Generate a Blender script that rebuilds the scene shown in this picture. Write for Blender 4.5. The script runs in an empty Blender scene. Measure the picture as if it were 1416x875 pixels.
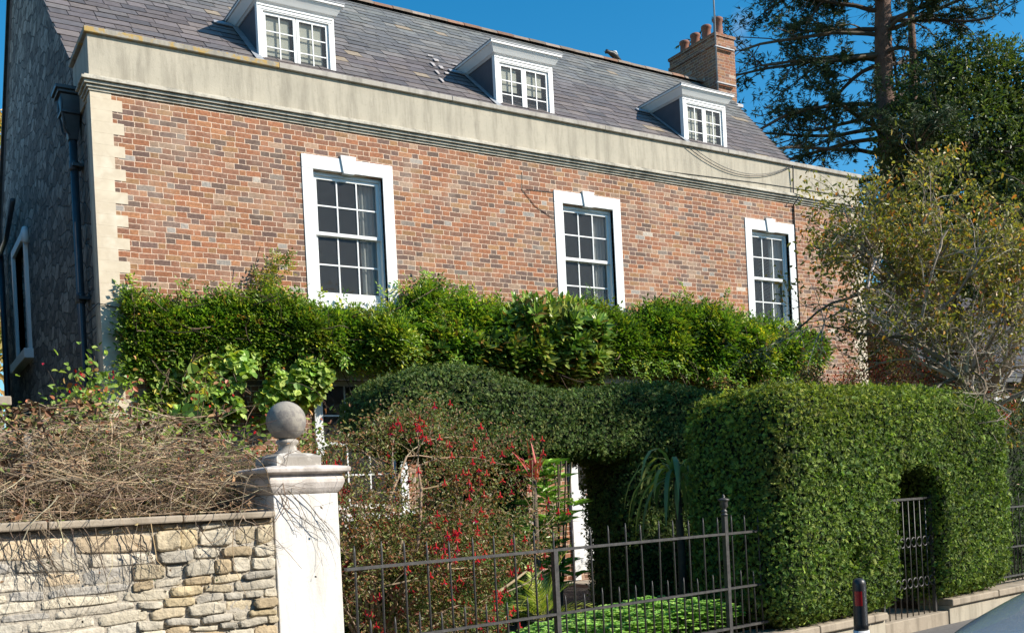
import bpy, bmesh, math, random
import numpy as np
from mathutils import Vector
R = math.radians
rng = np.random.default_rng(7)
random.seed(7)
SC = bpy.context.scene
# ------------------------------------------------------------------ camera, sky, sun, exposure
EYE = np.array([0, 0, 1.6])
F, PU, PV, ROLL, TH = 1400., 708., 690., math.atan(.05), R(57.9)
FW = np.array([math.cos(TH), math.sin(TH), 0]); RT = np.array([math.sin(TH), -math.cos(TH), 0]); UP = np.array([0, 0, 1.])
cd = bpy.data.cameras.new('camera'); cam = bpy.data.objects.new('camera', cd); SC.collection.objects.link(cam)
cam.location = EYE
_c, _s = math.cos(ROLL), math.sin(ROLL)
xr = RT*_c - UP*_s; yr = RT*_s + UP*_c
from mathutils import Matrix
cam.matrix_world = Matrix(((xr[0], yr[0], -FW[0], EYE[0]), (xr[1], yr[1], -FW[1], EYE[1]), (xr[2], yr[2], -FW[2], EYE[2]), (0, 0, 0, 1)))
cd.sensor_width = 36; cd.lens = 36*F/1416; cd.shift_y = (PV-437.5)/1416; cd.shift_x = 0
cd.clip_end = 3000; cd.clip_start = .05
SC.camera = cam
SUN_AZ, SUN_EL = R(134), R(34)
w = bpy.data.worlds.new('World'); SC.world = w; w.use_nodes = True
wn = w.node_tree.nodes; wl = w.node_tree.links
sk = wn.new('ShaderNodeTexSky'); sk.sky_type = 'NISHITA'; sk.sun_disc = False
sk.sun_elevation = SUN_EL; sk.sun_rotation = SUN_AZ; sk.altitude = 0; sk.dust_density = .4; sk.ozone_density = 3.0; sk.air_density = 1.0
hs = wn.new('ShaderNodeHueSaturation'); hs.inputs['Saturation'].default_value = 1.4; hs.inputs['Hue'].default_value = .488; hs.inputs['Value'].default_value = 1.15
wl.new(sk.outputs[0], hs.inputs['Color']); wtc = wn.new('ShaderNodeTexCoord'); wno = wn.new('ShaderNodeTexNoise'); wno.inputs['Scale'].default_value = 9; wno.inputs['Detail'].default_value = 7; wno.inputs['Distortion'].default_value = .6
wrp = wn.new('ShaderNodeMapRange'); wrp.inputs[1].default_value = .68; wrp.inputs[2].default_value = .85; wrp.inputs[4].default_value = .35; wmx = wn.new('ShaderNodeMix'); wmx.data_type = 'RGBA'; wmx.inputs[7].default_value = (6, 6.4, 7, 1)
wl.new(wtc.outputs['Generated'], wno.inputs['Vector']); wl.new(wno.outputs[0], wrp.inputs[0]); wl.new(wrp.outputs[0], wmx.inputs[0]); wl.new(hs.outputs[0], wmx.inputs[6]); wl.new(wmx.outputs[2], wn['Background'].inputs[0])
wn['Background'].inputs[1].default_value = .108
sl = bpy.data.lights.new('sun', 'SUN'); sl.energy = 5.0; sl.angle = R(.53); sl.color = (1, .93, .82)
so = bpy.data.objects.new('sun', sl); SC.collection.objects.link(so)
so.rotation_euler = Vector((math.cos(SUN_EL)*math.sin(SUN_AZ), math.cos(SUN_EL)*math.cos(SUN_AZ), math.sin(SUN_EL))).to_track_quat('Z', 'Y').to_euler()
so.location = (10, -20, 30)
SC.view_settings.view_transform = 'Standard'; SC.view_settings.look = 'None'; SC.view_settings.exposure = 0.52; SC.view_settings.gamma = 1
SC.render.engine = 'CYCLES'; SC.cycles.max_bounces = 5; SC.cycles.diffuse_bounces = 2; SC.cycles.transparent_max_bounces = 8
SC.cycles.caustics_reflective = False; SC.cycles.caustics_refractive = False

# ------------------------------------------------------------------ measuring helpers (pixel of the 1416 photo -> point at a true depth)
def ray(u, v):
    a = (u-PU)/F; b = (PV-v)/F
    return FW + (a*_c+b*_s)*RT + (b*_c-a*_s)*UP
def atY(u, v, Y): d = ray(u, v); return EYE + d*(Y/d[1])
def atX(u, v, X): d = ray(u, v); return EYE + d*(X/d[0])
def atT(u, v, t): return EYE + ray(u, v)*t
P0 = np.array([6.4, 6.6, 0]); PH = R(7); ST = np.array([math.cos(PH), math.sin(PH), 0]); SN = np.array([-math.sin(PH), math.cos(PH), 0])
def L(s, d, z=0.): return P0 + s*ST + d*SN + np.array([0, 0, z])
def unit(v): return v/np.maximum(np.linalg.norm(v, axis=-1, keepdims=True), 1e-9)
def vnoise(p, f=1., seed=0):
    r = np.random.default_rng(seed); o = 0
    for k in range(7):
        kv = r.normal(size=3)*f*(1+.5*k); o = o + np.sin(p@kv + r.uniform(0, 6.3))/(1+.5*k)
    return o/3.2

# ------------------------------------------------------------------ node helpers
class NT:
    def __init__(s, name):
        s.m = bpy.data.materials.new(name); s.m.use_nodes = True; s.t = s.m.node_tree; s.b = s.t.nodes['Principled BSDF']; s.out = s.t.nodes['Material Output']
    def n(s, typ, props=None, **ins):
        nd = s.t.nodes.new('ShaderNode'+typ)
        for k, v in (props or {}).items(): setattr(nd, k, v)
        for k, v in ins.items(): s.set(nd, int(k[1:]) if k[0] == 'i' and k[1:].isdigit() else k.replace('_', ' '), v)
        return nd
    def set(s, nd, key, v):
        i = nd.inputs[key]
        if isinstance(v, bpy.types.Node): v = v.outputs[0]
        if isinstance(v, bpy.types.NodeSocket): s.t.links.new(v, i)
        else:
            if i.type == 'RGBA' and len(v) == 3: v = (*v, 1)
            i.default_value = v
    def P(s, **k):
        for a, v in k.items(): s.set(s.b, a.replace('_', ' '), v)
        return s
    def math(s, op, a, b=0., c=0.): return s.n('Math', {'operation': op}, i0=a, i1=b, i2=c).outputs[0]
    def co(s): return s.n('TexCoord').outputs['Object']
    def noise(s, scale, detail=4, rough=.55, vec=None, dist=0.):
        return s.n('TexNoise', None, Scale=float(scale), Detail=float(detail), Roughness=rough, Vector=vec or s.co(), Distortion=dist).outputs[0]
    def ramp(s, fac, stops, interp='LINEAR'):
        nd = s.n('ValToRGB'); cr = nd.color_ramp; cr.interpolation = interp
        while len(cr.elements) < len(stops): cr.elements.new(.5)
        for e, (p, c) in zip(cr.elements, stops): e.position = p; e.color = (*c, 1) if len(c) == 3 else (c[0],)*3+(1,)
        s.set(nd, 'Fac', fac); return nd.outputs[0]
    def mix(s, f, a, b, mode='MIX'):
        nd = s.n('Mix', {'data_type': 'RGBA', 'blend_type': mode}); s.set(nd, 0, f); s.set(nd, 6, a); s.set(nd, 7, b); return nd.outputs[2]
    def bump(s, h, strength=.5, dist=.02):
        s.P(Normal=s.n('Bump', None, Height=h, Strength=strength, Distance=dist).outputs[0]); return s
def g(v): return (v, v, v)
def plain(name, c1, c2=None, scale=8, rough=.7, bump=0., metallic=0., bdist=.01, bscale=None, c3=None):
    t = NT(name); c2 = c2 or tuple(x*.85 for x in c1)
    st = [(.3, c1), (.7, c2)] if c3 is None else [(.28, c1), (.5, c2), (.72, c3)]
    t.P(Base_Color=t.ramp(t.noise(scale), st), Roughness=rough, Metallic=metallic)
    if bump: t.bump(t.noise(bscale or scale*4, 6), bump, bdist)
    return t.m
def brick(name, old=0.):
    t = NT(name); sep = t.n('SeparateXYZ', None, Vector=t.co()); wob = t.noise(2.2, 5)
    z = t.math('ADD', t.math('DIVIDE', sep.outputs[2], .075), t.math('MULTIPLY', wob, .5))
    row = t.math('FLOOR', z); fz = t.math('FRACT', z)
    rj = t.n('TexWhiteNoise', {'noise_dimensions': '1D'}, W=row).outputs[0]
    u = t.math('ADD', t.math('ADD', t.math('DIVIDE', t.math('ADD', sep.outputs[0], sep.outputs[1]), .3375), t.math('MULTIPLY', row, .5)), t.math('MULTIPLY', rj, .16))
    cell = t.math('FLOOR', u); f = t.math('FRACT', u)
    jit = t.math('MULTIPLY', t.n('TexWhiteNoise', {'noise_dimensions': '2D'}, Vector=t.n('CombineXYZ', None, i0=cell, i1=row)).outputs[0], .12)
    cut = t.math('ADD', .60, jit)
    head = t.math('GREATER_THAN', f, cut)
    # local edge distance in metres
    e1 = t.math('MINIMUM', f, t.math('ABSOLUTE', t.math('SUBTRACT', f, cut)))
    eu = t.math('MULTIPLY', t.math('MINIMUM', e1, t.math('SUBTRACT', 1., f)), .3375)
    ez = t.math('MULTIPLY', t.math('MINIMUM', fz, t.math('SUBTRACT', 1., fz)), .075)
    e = t.math('ADD', t.math('MINIMUM', eu, ez), t.math('MULTIPLY', t.math('SUBTRACT', t.noise(32, 4), .5), .012))
    mask = t.n('MapRange', {'interpolation_type': 'SMOOTHSTEP'}, i0=e, i1=.0028, i2=.0062).outputs[0]
    idv = t.n('CombineXYZ', None, i0=t.math('ADD', t.math('MULTIPLY', cell, 2.), head), i1=row, i2=head).outputs[0]
    wn_ = t.n('TexWhiteNoise', {'noise_dimensions': '3D'}, Vector=idv)
    r1 = wn_.outputs[0]
    st = [(0, (.36, .145, .07)), (.22, (.29, .13, .075)), (.42, (.225, .115, .075)), (.56, (.165, .10, .078)), (.66, (.40, .18, .085)), (.75, (.155, .10, .075)), (.82, (.33, .175, .08)), (.91, (.36, .23, .15)), (.962, (.24, .19, .155)), (.982, (.34, .30, .26)), (.993, (.56, .48, .39))]
    c = t.ramp(r1, st, 'CONSTANT')
    sh = t.ramp(wn_.outputs[1], [(0, g(.8)), (1, g(1.2))])
    c = t.mix(1., c, sh, 'MULTIPLY')
    c = t.mix(.7, c, t.ramp(t.noise(28, 5), [(.3, g(.55)), (.7, g(1.35))]), 'MULTIPLY')
    c = t.mix(t.math('MULTIPLY', t.ramp(t.noise(1.3, 6, .7), [(.5, g(0)), (.72, g(1))]), .45), c, (.50, .40, .31))
    c = t.mix(t.math('MULTIPLY', t.ramp(t.noise(5, 6, .7), [(.62, g(0)), (.72, g(1))]), .55), c, (.50, .42, .34))
    c = t.mix(.6, c, t.ramp(t.noise(.55, 4, .6), [(.35, g(.72)), (.65, g(1.12))]), 'MULTIPLY')
    if old: c = t.mix(old, c, (.20, .06, .03))
    mort = t.ramp(t.noise(9, 4), [(.3, (.64, .47, .34)), (.7, (.78, .59, .44))])
    if old: mort = t.mix(.5, mort, (.25, .2, .15))
    t.P(Base_Color=t.mix(mask, mort, c), Roughness=.9)
    t.bump(t.math('ADD', mask, t.math('MULTIPLY', t.noise(60, 4), .5)), .5, .006)
    return t.m
def leafmat(name, trans=.3, rough=.45, tint=(1, 1, 1), spec=.4):
    t = NT(name); a = t.mix(1., t.n('Attribute', {'attribute_name': 'col'}).outputs[0], tint, 'MULTIPLY')
    t.P(Base_Color=a, Roughness=rough); t.b.inputs['Specular IOR Level'].default_value = spec
    tr = t.n('BsdfTranslucent', None, Color=t.mix(1., a, (1.25, 1.35, .55), 'MULTIPLY'))
    mx = t.n('MixShader', None, i0=trans, i1=t.b.outputs[0], i2=tr.outputs[0]); t.t.links.new(mx.outputs[0], t.out.inputs[0])
    return t.m
def attrmat(name, rough=.8, bump=.4, bscale=30, bdist=.01, var=.5, vscale=12, spec=.3):
    t = NT(name); a = t.n('Attribute', {'attribute_name': 'col'}).outputs[0]
    c = t.mix(var, a, t.ramp(t.noise(vscale, 6, .65), [(.28, g(.55)), (.72, g(1.35))]), 'MULTIPLY')
    t.P(Base_Color=c, Roughness=rough); t.b.inputs['Specular IOR Level'].default_value = spec
    t.bump(t.noise(bscale, 6), bump, bdist); return t.m

# ------------------------------------------------------------------ materials
M = {}
M['brick'] = brick('red_brick'); M['brick_chimney'] = brick('chimney_brick', .3); 
M['ashlar'] = plain('cream_ashlar', (.74, .64, .48), (.62, .52, .38), 3, .85, .3, bdist=.004, c3=(.78, .69, .54))
def stonemat(name, c1, c2, stain, lichen=None, streaks=True):
    t = NT(name); c = t.ramp(t.noise(1.6, 6, .65), [(.3, c1), (.7, c2)])
    mp = t.n('Mapping', None, Vector=t.co()); mp.inputs['Scale'].default_value = (2.6, 2.6, .35)
    if streaks: c = t.mix(t.math('MULTIPLY', t.ramp(t.noise(2.2, 7, .7, mp.outputs[0]), [(.46, g(0)), (.68, g(1))]), .75), c, stain)
    c = t.mix(t.math('MULTIPLY', t.ramp(t.noise(18, 6, .7), [(.55, g(0)), (.68, g(1))]), .3), c, stain)
    if lichen: c = t.mix(t.ramp(t.noise(7, 6, .7), [(.5, g(0)), (.58, g(1))]), c, lichen)
    t.P(Base_Color=c, Roughness=.9); t.bump(t.noise(40, 7, .7), .4, .008); return t.m
M['parapet'] = stonemat('parapet_render', (.52, .46, .355), (.42, .375, .29), (.24, .21, .16))
M['cornice'] = stonemat('cornice_stone', (.60, .55, .45), (.50, .45, .36), (.15, .14, .11))
M['coping'] = stonemat('coping_stone', (.42, .38, .31), (.33, .30, .24), (.18, .16, .13), (.45, .30, .10))
M['coping_grey'] = stonemat('coping_stone_grey', (.50, .46, .40), (.40, .36, .30), (.2, .18, .15)); M['coping_plain'] = stonemat('coping_stone_pale', (.46, .39, .30), (.34, .28, .21), (.17, .14, .10))
M['white'] = plain('white_paint', (.82, .82, .80), (.76, .76, .74), 6, .45, .1, bdist=.002)
M['whitewall'] = stonemat('white_masonry_paint', (.84, .82, .78), (.78, .75, .70), (.55, .52, .46))
M['capstone'] = stonemat('cap_stone_paint', (.80, .74, .68), (.66, .58, .52), (.30, .26, .22))
M['ballstone'] = stonemat('lichened_ball_stone', (.27, .25, .23), (.20, .18, .16), (.09, .085, .08), (.34, .31, .26), False)
M['plinthstone'] = stonemat('spotted_stone', (.42, .39, .34), (.25, .22, .19), (.08, .07, .06), (.62, .58, .52), False)
M['lead'] = plain('lead_sheet', (.34, .35, .37), (.25, .26, .28), 5, .5, .2)
M['black_iron'] = plain('black_iron', (.025, .025, .028), (.05, .045, .042), 20, .45, .3, .3, .002)
M['iron_grey'] = plain('weathered_iron', (.045, .044, .044), (.10, .095, .09), 25, .5, .3, .2, .002)
M['cast'] = plain('painted_cast_iron', (.035, .04, .045), (.06, .065, .07), 10, .35, .1)
M['terracotta'] = plain('terracotta', (.50, .16, .085), (.36, .11, .06), 8, .85, .2)
M['terracotta_dark'] = plain('weathered_terracotta', (.33, .13, .08), (.20, .10, .07), 8, .85, .2)
M['mortar'] = plain('lime_mortar', (.48, .43, .35), (.36, .32, .26), 6, .95, 1., bdist=.02, bscale=25)
M['bark'] = plain('bark', (.16, .12, .085), (.08, .06, .045), 9, .95, .8, bdist=.02)
M['bark_red'] = plain('conifer_bark', (.20, .12, .085), (.10, .06, .045), 5, .95, .8, bdist=.04)
M['bark_pale'] = plain('pale_bark', (.34, .27, .19), (.18, .14, .10), 12, .9, .7, bdist=.01)
M['twig'] = attrmat('dry_twig', .9, .2); M['leaf'] = leafmat('leaf', tint=(2.15, 1.9, 1.6)); M['leaf_gloss'] = leafmat('glossy_leaf', .15, .36, (2.1, 2.0, 1.7), .45); M['yew'] = leafmat('yew_needles', .2, .55, (1.95, 2.1, 1.7), .2)
M['needle'] = leafmat('conifer_needles', .1, .6, spec=.25); M['petal'] = leafmat('petal', .35, .5)
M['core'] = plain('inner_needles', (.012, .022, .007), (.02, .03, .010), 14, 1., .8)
M['slate'] = attrmat('roof_slate', .62, .35, 22, .01, .55, 9, .4)
M['stone'] = attrmat('rubble_stone', .92, .7, 22, .03, .55, 14)
M['soil'] = plain('soil', (.07, .05, .035), (.04, .03, .02), 6, 1., .8, bdist=.05)
M['asphalt'] = plain('asphalt', (.055, .055, .056), (.04, .04, .042), 30, .9, .5, bdist=.005)
M['paving'] = plain('pavement_tarmac', (.16, .15, .145), (.11, .105, .10), 20, .9, .4, bdist=.005)
M['kerb'] = plain('kerb_granite', (.35, .33, .31), (.25, .24, .23), 30, .8, .3)
M['grass'] = plain('rough_grass', (.06, .09, .025), (.10, .11, .035), 3, 1., .6, bdist=.05)
M['blind'] = plain('roller_blind', (.85, .80, .68), (.78, .73, .60), 3, .8)
M['curtain'] = plain('grey_curtain', (.60, .58, .53), (.48, .46, .42), 3, .9)
M['dark_room'] = plain('dim_interior', (.34, .32, .29), (.26, .25, .23), 2, .9)
M['render_brown'] = plain('brown_render', (.23, .18, .125), (.16, .12, .085), 4, .95, .4)
M['cheek'] = plain('dormer_cheek_slate', (.10, .095, .105), (.07, .068, .08), 4, .6, .3)
M['rubber'] = plain('tyre_rubber', (.02, .02, .02), None, 8, .8); M['chrome'] = plain('alloy', (.6, .6, .62), None, 8, .25, 0, 1.)
M['plastic'] = plain('black_plastic', (.02, .02, .022), (.03, .03, .03), 8, .4)
M['white_plastic'] = plain('white_plastic', (.8, .8, .8), (.7, .7, .68), 8, .4)
M['red_reflector'] = plain('red_reflector', (.55, .02, .02), None, 40, .25)
M['pot'] = plain('grey_planter', (.06, .065, .075), (.09, .09, .10), 6, .6)
M['timber'] = plain('grey_timber', (.36, .33, .28), (.22, .2, .17), 10, .9, .4)
t = NT('glass_pane'); t.P(Base_Color=(.11, .105, .10), Roughness=.03); t.b.inputs['Specular IOR Level'].default_value = .8
tp = t.n('BsdfTransparent', None, Color=(.93, .95, .95)); mx = t.n('MixShader', None, i0=.80, i1=t.b.outputs[0], i2=tp.outputs[0]); t.t.links.new(mx.outputs[0], t.out.inputs[0])
t.bump(t.noise(3.5, 3), .7, .03); M['glass'] = t.m
t = NT('car_glass'); t.P(Base_Color=(.02, .02, .025), Roughness=.03); M['car_glass'] = t.m
t = NT('silver_blue_car_paint'); t.P(Base_Color=(.33, .45, .60), Metallic=.5, Roughness=.25); t.b.inputs['Coat Weight'].default_value = .8; t.b.inputs['Coat Roughness'].default_value = .04; M['paint'] = t.m
t = NT('headlamp_glass'); t.P(Base_Color=(.75, .78, .8), Roughness=.08, Metallic=.6); M['lamp'] = t.m
# left gable: dark rubble walling with lime smears
t = NT('gable_rubble'); mp = t.n('Mapping', None, Vector=t.co()); mp.inputs['Scale'].default_value = (1, 2.4, 5.2)
vo = t.n('TexVoronoi', {'feature': 'F1'}, Scale=1.3, Vector=t.mix(.12, mp.outputs[0], t.n('TexNoise', None, Scale=3., Vector=mp.outputs[0]).outputs[1]), Randomness=1.)
ve = t.n('TexVoronoi', {'feature': 'DISTANCE_TO_EDGE'}, Scale=1.3, Vector=t.mix(.12, mp.outputs[0], t.n('TexNoise', None, Scale=3., Vector=mp.outputs[0]).outputs[1]), Randomness=1.)
bw = t.n('RGBToBW', None, Color=vo.outputs[1]).outputs[0]
c = t.ramp(bw, [(.1, (.16, .15, .135)), (.5, (.30, .28, .24)), (.9, (.48, .45, .39))])
c = t.mix(.75, c, t.ramp(t.noise(11, 8, .75), [(.32, g(.35)), (.66, g(1.6))]), 'MULTIPLY')
ed = t.ramp(ve.outputs[0], [(.0, g(0)), (.07, g(1))])
c = t.mix(ed, (.11, .10, .085), c); t.P(Base_Color=c, Roughness=.95)
t.bump(t.math('ADD', t.math('MULTIPLY', ed, .7), t.math('MULTIPLY', t.noise(9, 8, .75), 1.3)), 1., .09); M['gable'] = t.m

# ------------------------------------------------------------------ object helpers
ROOTLOC = {}
def tag(o, label=None, cat=None, group=None, kind=None):
    if label: o['label'] = label
    if cat: o['category'] = cat
    if group: o['group'] = group
    if kind: o['kind'] = kind
    return o
def empty(name, loc, label, cat, group=None):
    o = bpy.data.objects.new(name, None); o.location = loc; o.empty_display_size = .2; SC.collection.objects.link(o)
    ROOTLOC[o.name] = np.array(loc, float); return tag(o, label, cat, group)
def link(name, me, mat, parent, loc=None):
    o = bpy.data.objects.new(name, me); SC.collection.objects.link(o)
    for m_ in (mat if isinstance(mat, list) else [mat]): me.materials.append(m_)
    base = ROOTLOC[parent.name] if parent is not None else np.array(loc if loc is not None else (0, 0, 0), float)
    n = len(me.vertices); co = np.empty(n*3, np.float32); me.vertices.foreach_get('co', co)
    co = (co.reshape(-1, 3)-base).astype(np.float32); me.vertices.foreach_set('co', co.ravel()); me.update()
    ROOTLOC[o.name] = base
    if parent is not None: o.parent = parent
    else: o.location = base
    return o
class MB:
    """collects shapes in world coordinates, linked as ONE mesh object"""
    def __init__(s): s.v = []; s.f = []; s.c = []; s.n = 0; s.sm = []
    def add(s, V, Fc, col=None, smooth=False):
        V = [tuple(map(float, p)) for p in V]; b = s.n; s.v += V; s.n += len(V)
        s.f += [tuple(i+b for i in f) for f in Fc]; s.sm += [smooth]*len(Fc); s.c += [col or (1, 1, 1)]*len(V); return s
    def hexa(s, p, col=None):  # 8 pts: bottom 4 ccw, top 4 ccw
        return s.add(p, [(3, 2, 1, 0), (4, 5, 6, 7), (0, 1, 5, 4), (1, 2, 6, 5), (2, 3, 7, 6), (3, 0, 4, 7)], col)
    def box(s, x0, y0, z0, x1, y1, z1, col=None):
        return s.hexa([(x0, y0, z0), (x1, y0, z0), (x1, y1, z0), (x0, y1, z0), (x0, y0, z1), (x1, y0, z1), (x1, y1, z1), (x0, y1, z1)], col)
    def lbox(s, s0, d0, z0, s1, d1, z1, col=None):  # box in the street-line frame
        return s.hexa([L(a, b, z) for z in (z0, z1) for a, b in ((s0, d0), (s1, d0), (s1, d1), (s0, d1))], col)
    def tube(s, pts, r, sides=8, col=None, caps=True):
        pts = np.array(pts, float); k = len(pts); r = np.broadcast_to(np.array(r, float), (k,)); T = unit(np.gradient(pts, axis=0))
        ref = np.array([0, 0, 1.]) if abs(T[:, 2]).mean() < .8 else np.array([1., 0, 0]); A = unit(np.cross(T, ref)); B = np.cross(T, A)
        an = np.arange(sides)*2*math.pi/sides
        V = pts[:, None]+r[:, None, None]*(np.cos(an)[None, :, None]*A[:, None]+np.sin(an)[None, :, None]*B[:, None])
        fs = [(i*sides+j, i*sides+(j+1) % sides, (i+1)*sides+(j+1) % sides, (i+1)*sides+j) for i in range(k-1) for j in range(sides)]
        if caps: fs += [tuple(range(sides))[::-1], tuple((k-1)*sides+j for j in range(sides))]
        return s.add(V.reshape(-1, 3), [f[::-1] for f in fs], col, True)
    def lathe(s, c, prof, sides=24, col=None, sq=None):
        V = []; c = np.array(c, float)
        for r, z in prof:
            for j in range(sides):
                a = (j+.5)*2*math.pi/sides if sq is None else math.pi/4+j*math.pi/2+sq
                rr = r if sq is None else r*math.sqrt(2); V.append((c[0]+rr*math.cos(a), c[1]+rr*math.sin(a), c[2]+z))
        k = len(prof); fs = [(i*sides+j, i*sides+(j+1) % sides, (i+1)*sides+(j+1) % sides, (i+1)*sides+j) for i in range(k-1) for j in range(sides)]
        fs += [tuple(range(sides))[::-1], tuple((k-1)*sides+j for j in range(sides))]
        return s.add(V, fs, col, sq is None)
    def sqloft(s, c, prof): return s.lathe(c, prof, 4, None, PH)
    def build(s, name, mat, parent=None, bev=0., loc=None):
        me = bpy.data.meshes.new(name); me.from_pydata(s.v, [], s.f)
        me.polygons.foreach_set('use_smooth', s.sm)
        a = me.color_attributes.new('col', 'FLOAT_COLOR', 'POINT'); a.data.foreach_set('color', np.c_[np.array(s.c, np.float32), np.ones(s.n, np.float32)].ravel())
        o = link(name, me, mat, parent, loc)
        if bev:
            m_ = o.modifiers.new('bevel', 'BEVEL'); m_.width = bev; m_.segments = 2; m_.limit_method = 'ANGLE'; m_.angle_limit = R(40)
        return o
class Raw:
    """fast accumulator of numpy quads with a colour per vertex"""
    def __init__(s): s.V = []; s.F = []; s.C = []; s.n = 0
    def put(s, V, Fq, C):
        s.V.append(V.reshape(-1, 3)); s.F.append(Fq.reshape(-1, 4)+s.n); s.C.append(C.reshape(-1, 3)); s.n += V.reshape(-1, 3).shape[0]
    def cards(s, P, D, Nn, Ln, W, C, fold=.25, tipdark=0.):
        n = len(P); Ln = np.broadcast_to(Ln, (n,))[:, None]; W = np.broadcast_to(W, (n,))[:, None]; D = unit(D); S = unit(np.cross(D, Nn)); Nn = np.cross(S, D)
        m = P+D*Ln*.45; V = np.stack([P, m+S*W*.5+Nn*W*fold, P+D*Ln, m-S*W*.5+Nn*W*fold], 1)
        s.put(V, np.arange(n*4).reshape(n, 4), np.repeat(C[:, None], 4, 1))
    def broad(s, P, D, Nn, Ln, W, C, fold=.2, droop=.1):
        n = len(P); Ln = np.broadcast_to(Ln, (n,))[:, None]; W = np.broadcast_to(W, (n,))[:, None]; D = unit(D); S = unit(np.cross(D, Nn)); Nn = np.cross(S, D)
        a = P+D*Ln*.3; b = P+D*Ln*.7-Nn*Ln*droop*.5; tip = P+D*Ln-Nn*Ln*droop
        V = np.stack([P, a+S*W*.47+Nn*W*fold, b+S*W*.42+Nn*W*fold, tip, b-S*W*.42+Nn*W*fold, a-S*W*.47+Nn*W*fold], 1)
        i = np.arange(n)[:, None]*6; s.put(V, np.concatenate([i+[0, 1, 2, 3], i+[0, 3, 4, 5]], 0), np.repeat(C[:, None], 6, 1))
    def tubes(s, Pt, Rd, C, sides=3):
        n, k = Pt.shape[:2]; T = unit(np.gradient(Pt, axis=1)); ref = unit(np.array([.31, .17, .93])+0*T); A = unit(np.cross(T, ref)); B = np.cross(T, A)
        an = np.arange(sides)*2*math.pi/sides
        V = Pt[:, :, None]+Rd[:, :, None, None]*(np.cos(an)[None, None, :, None]*A[:, :, None]+np.sin(an)[None, None, :, None]*B[:, :, None])
        i, j = np.meshgrid(np.arange(k-1), np.arange(sides), indexing='ij'); j2 = (j+1) % sides
        q = np.stack([i*sides+j, (i+1)*sides+j, (i+1)*sides+j2, i*sides+j2], -1).reshape(1, -1, 4)+(np.arange(n)*k*sides)[:, None, None]
        s.put(V, q, np.repeat(C[:, None], k*sides, 1))
    def build(s, name, mat, parent=None, smooth=False, loc=None):
        V = np.concatenate(s.V).astype(np.float32); Fq = np.concatenate(s.F).astype(np.int32); C = np.concatenate(s.C).astype(np.float32)
        me = bpy.data.meshes.new(name); me.vertices.add(len(V)); me.vertices.foreach_set('co', V.ravel()); me.loops.add(Fq.size); me.loops.foreach_set('vertex_index', Fq.ravel())
        me.polygons.add(len(Fq)); me.polygons.foreach_set('loop_start', np.arange(0, Fq.size, 4, dtype=np.int32)); me.polygons.foreach_set('use_smooth', np.full(len(Fq), smooth))
        a = me.color_attributes.new('col', 'FLOAT_COLOR', 'POINT'); a.data.foreach_set('color', np.c_[C, np.ones(len(C), np.float32)].ravel()); me.update(calc_edges=True)
        return link(name, me, mat, parent, loc)
def ru(n): return unit(rng.normal(size=(n, 3)))
def pick(n, cols, var=.25, w=None):
    c = np.array(cols)[rng.choice(len(cols), n, p=w)]; return np.clip(c*rng.uniform(1-var, 1+var, (n, 1))*rng.uniform(.93, 1.07, (n, 3)), 0, 1)
def curves(P, D, Ln, k=6, wander=.35, grav=0.):
    """random walk curves (n,k,3)"""
    n = len(P); Ln = np.broadcast_to(Ln, (n,)); st = (Ln/(k-1))[:, None]; D = unit(D); out = [P]; bend = ru(n)*wander*.5
    for i in range(k-1):
        D = unit(D+bend+rng.normal(size=(n, 3))*wander*.45+np.array([0, 0, -grav])); out.append(out[-1]+D*st)
    return np.stack(out, 1)
def voxels(sdf, lo, hi, h, level, name, mat, parent, loc=None):
    lo = np.array(lo, float); N = np.ceil((np.array(hi)-lo)/h).astype(int)+2; lo = lo-h
    ax = [lo[i]+(np.arange(N[i])+.5)*h for i in range(3)]; G = np.stack(np.meshgrid(*ax, indexing='ij'), -1); ins = (sdf(G.reshape(-1, 3)) < level).reshape(N)
    r = Raw(); cc = np.array([[0, 0], [1, 0], [1, 1], [0, 1]])
    for a in range(3):
        for sg in (0, 1):
            sh = np.roll(ins, 1 if sg == 0 else -1, axis=a); idx = np.argwhere(ins & ~sh)
            if len(idx) == 0: continue
            b, c = (a+1) % 3, (a+2) % 3; V = np.repeat(idx[:, None].astype(float), 4, 1); V[:, :, b] += cc[:, 0]; V[:, :, c] += cc[:, 1]; V[:, :, a] += sg
            if sg == 0: V = V[:, ::-1]
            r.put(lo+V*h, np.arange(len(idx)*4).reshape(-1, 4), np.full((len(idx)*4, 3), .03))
    return r.build(name, mat, parent, False, loc)
def shell(sdf, lo, hi, n, thick=.06, batch=400000):
    """n points in a thin skin of the sdf with outward normals"""
    lo = np.array(lo, float); hi = np.array(hi, float); got = []; m = 0
    for _ in range(60):
        p = rng.uniform(lo, hi, (batch, 3)); d = sdf(p); q = p[(d < .012) & (d > -thick)]; got.append(q); m += len(q)
        if m >= n: break
    p = np.concatenate(got)[:n]; e = .02; gr = np.stack([sdf(p+np.eye(3)[i]*e)-sdf(p-np.eye(3)[i]*e) for i in range(3)], 1); return p, unit(gr)
def rbox(p, c, h, r):
    q = np.abs(p-np.array(c))-np.array(h)+r; return np.linalg.norm(np.maximum(q, 0), axis=1)+np.minimum(q.max(1), 0)-r
def ell(p, c, rad): q = (p-np.array(c))/np.array(rad); return (np.linalg.norm(q, axis=1)-1)*min(rad)
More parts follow.
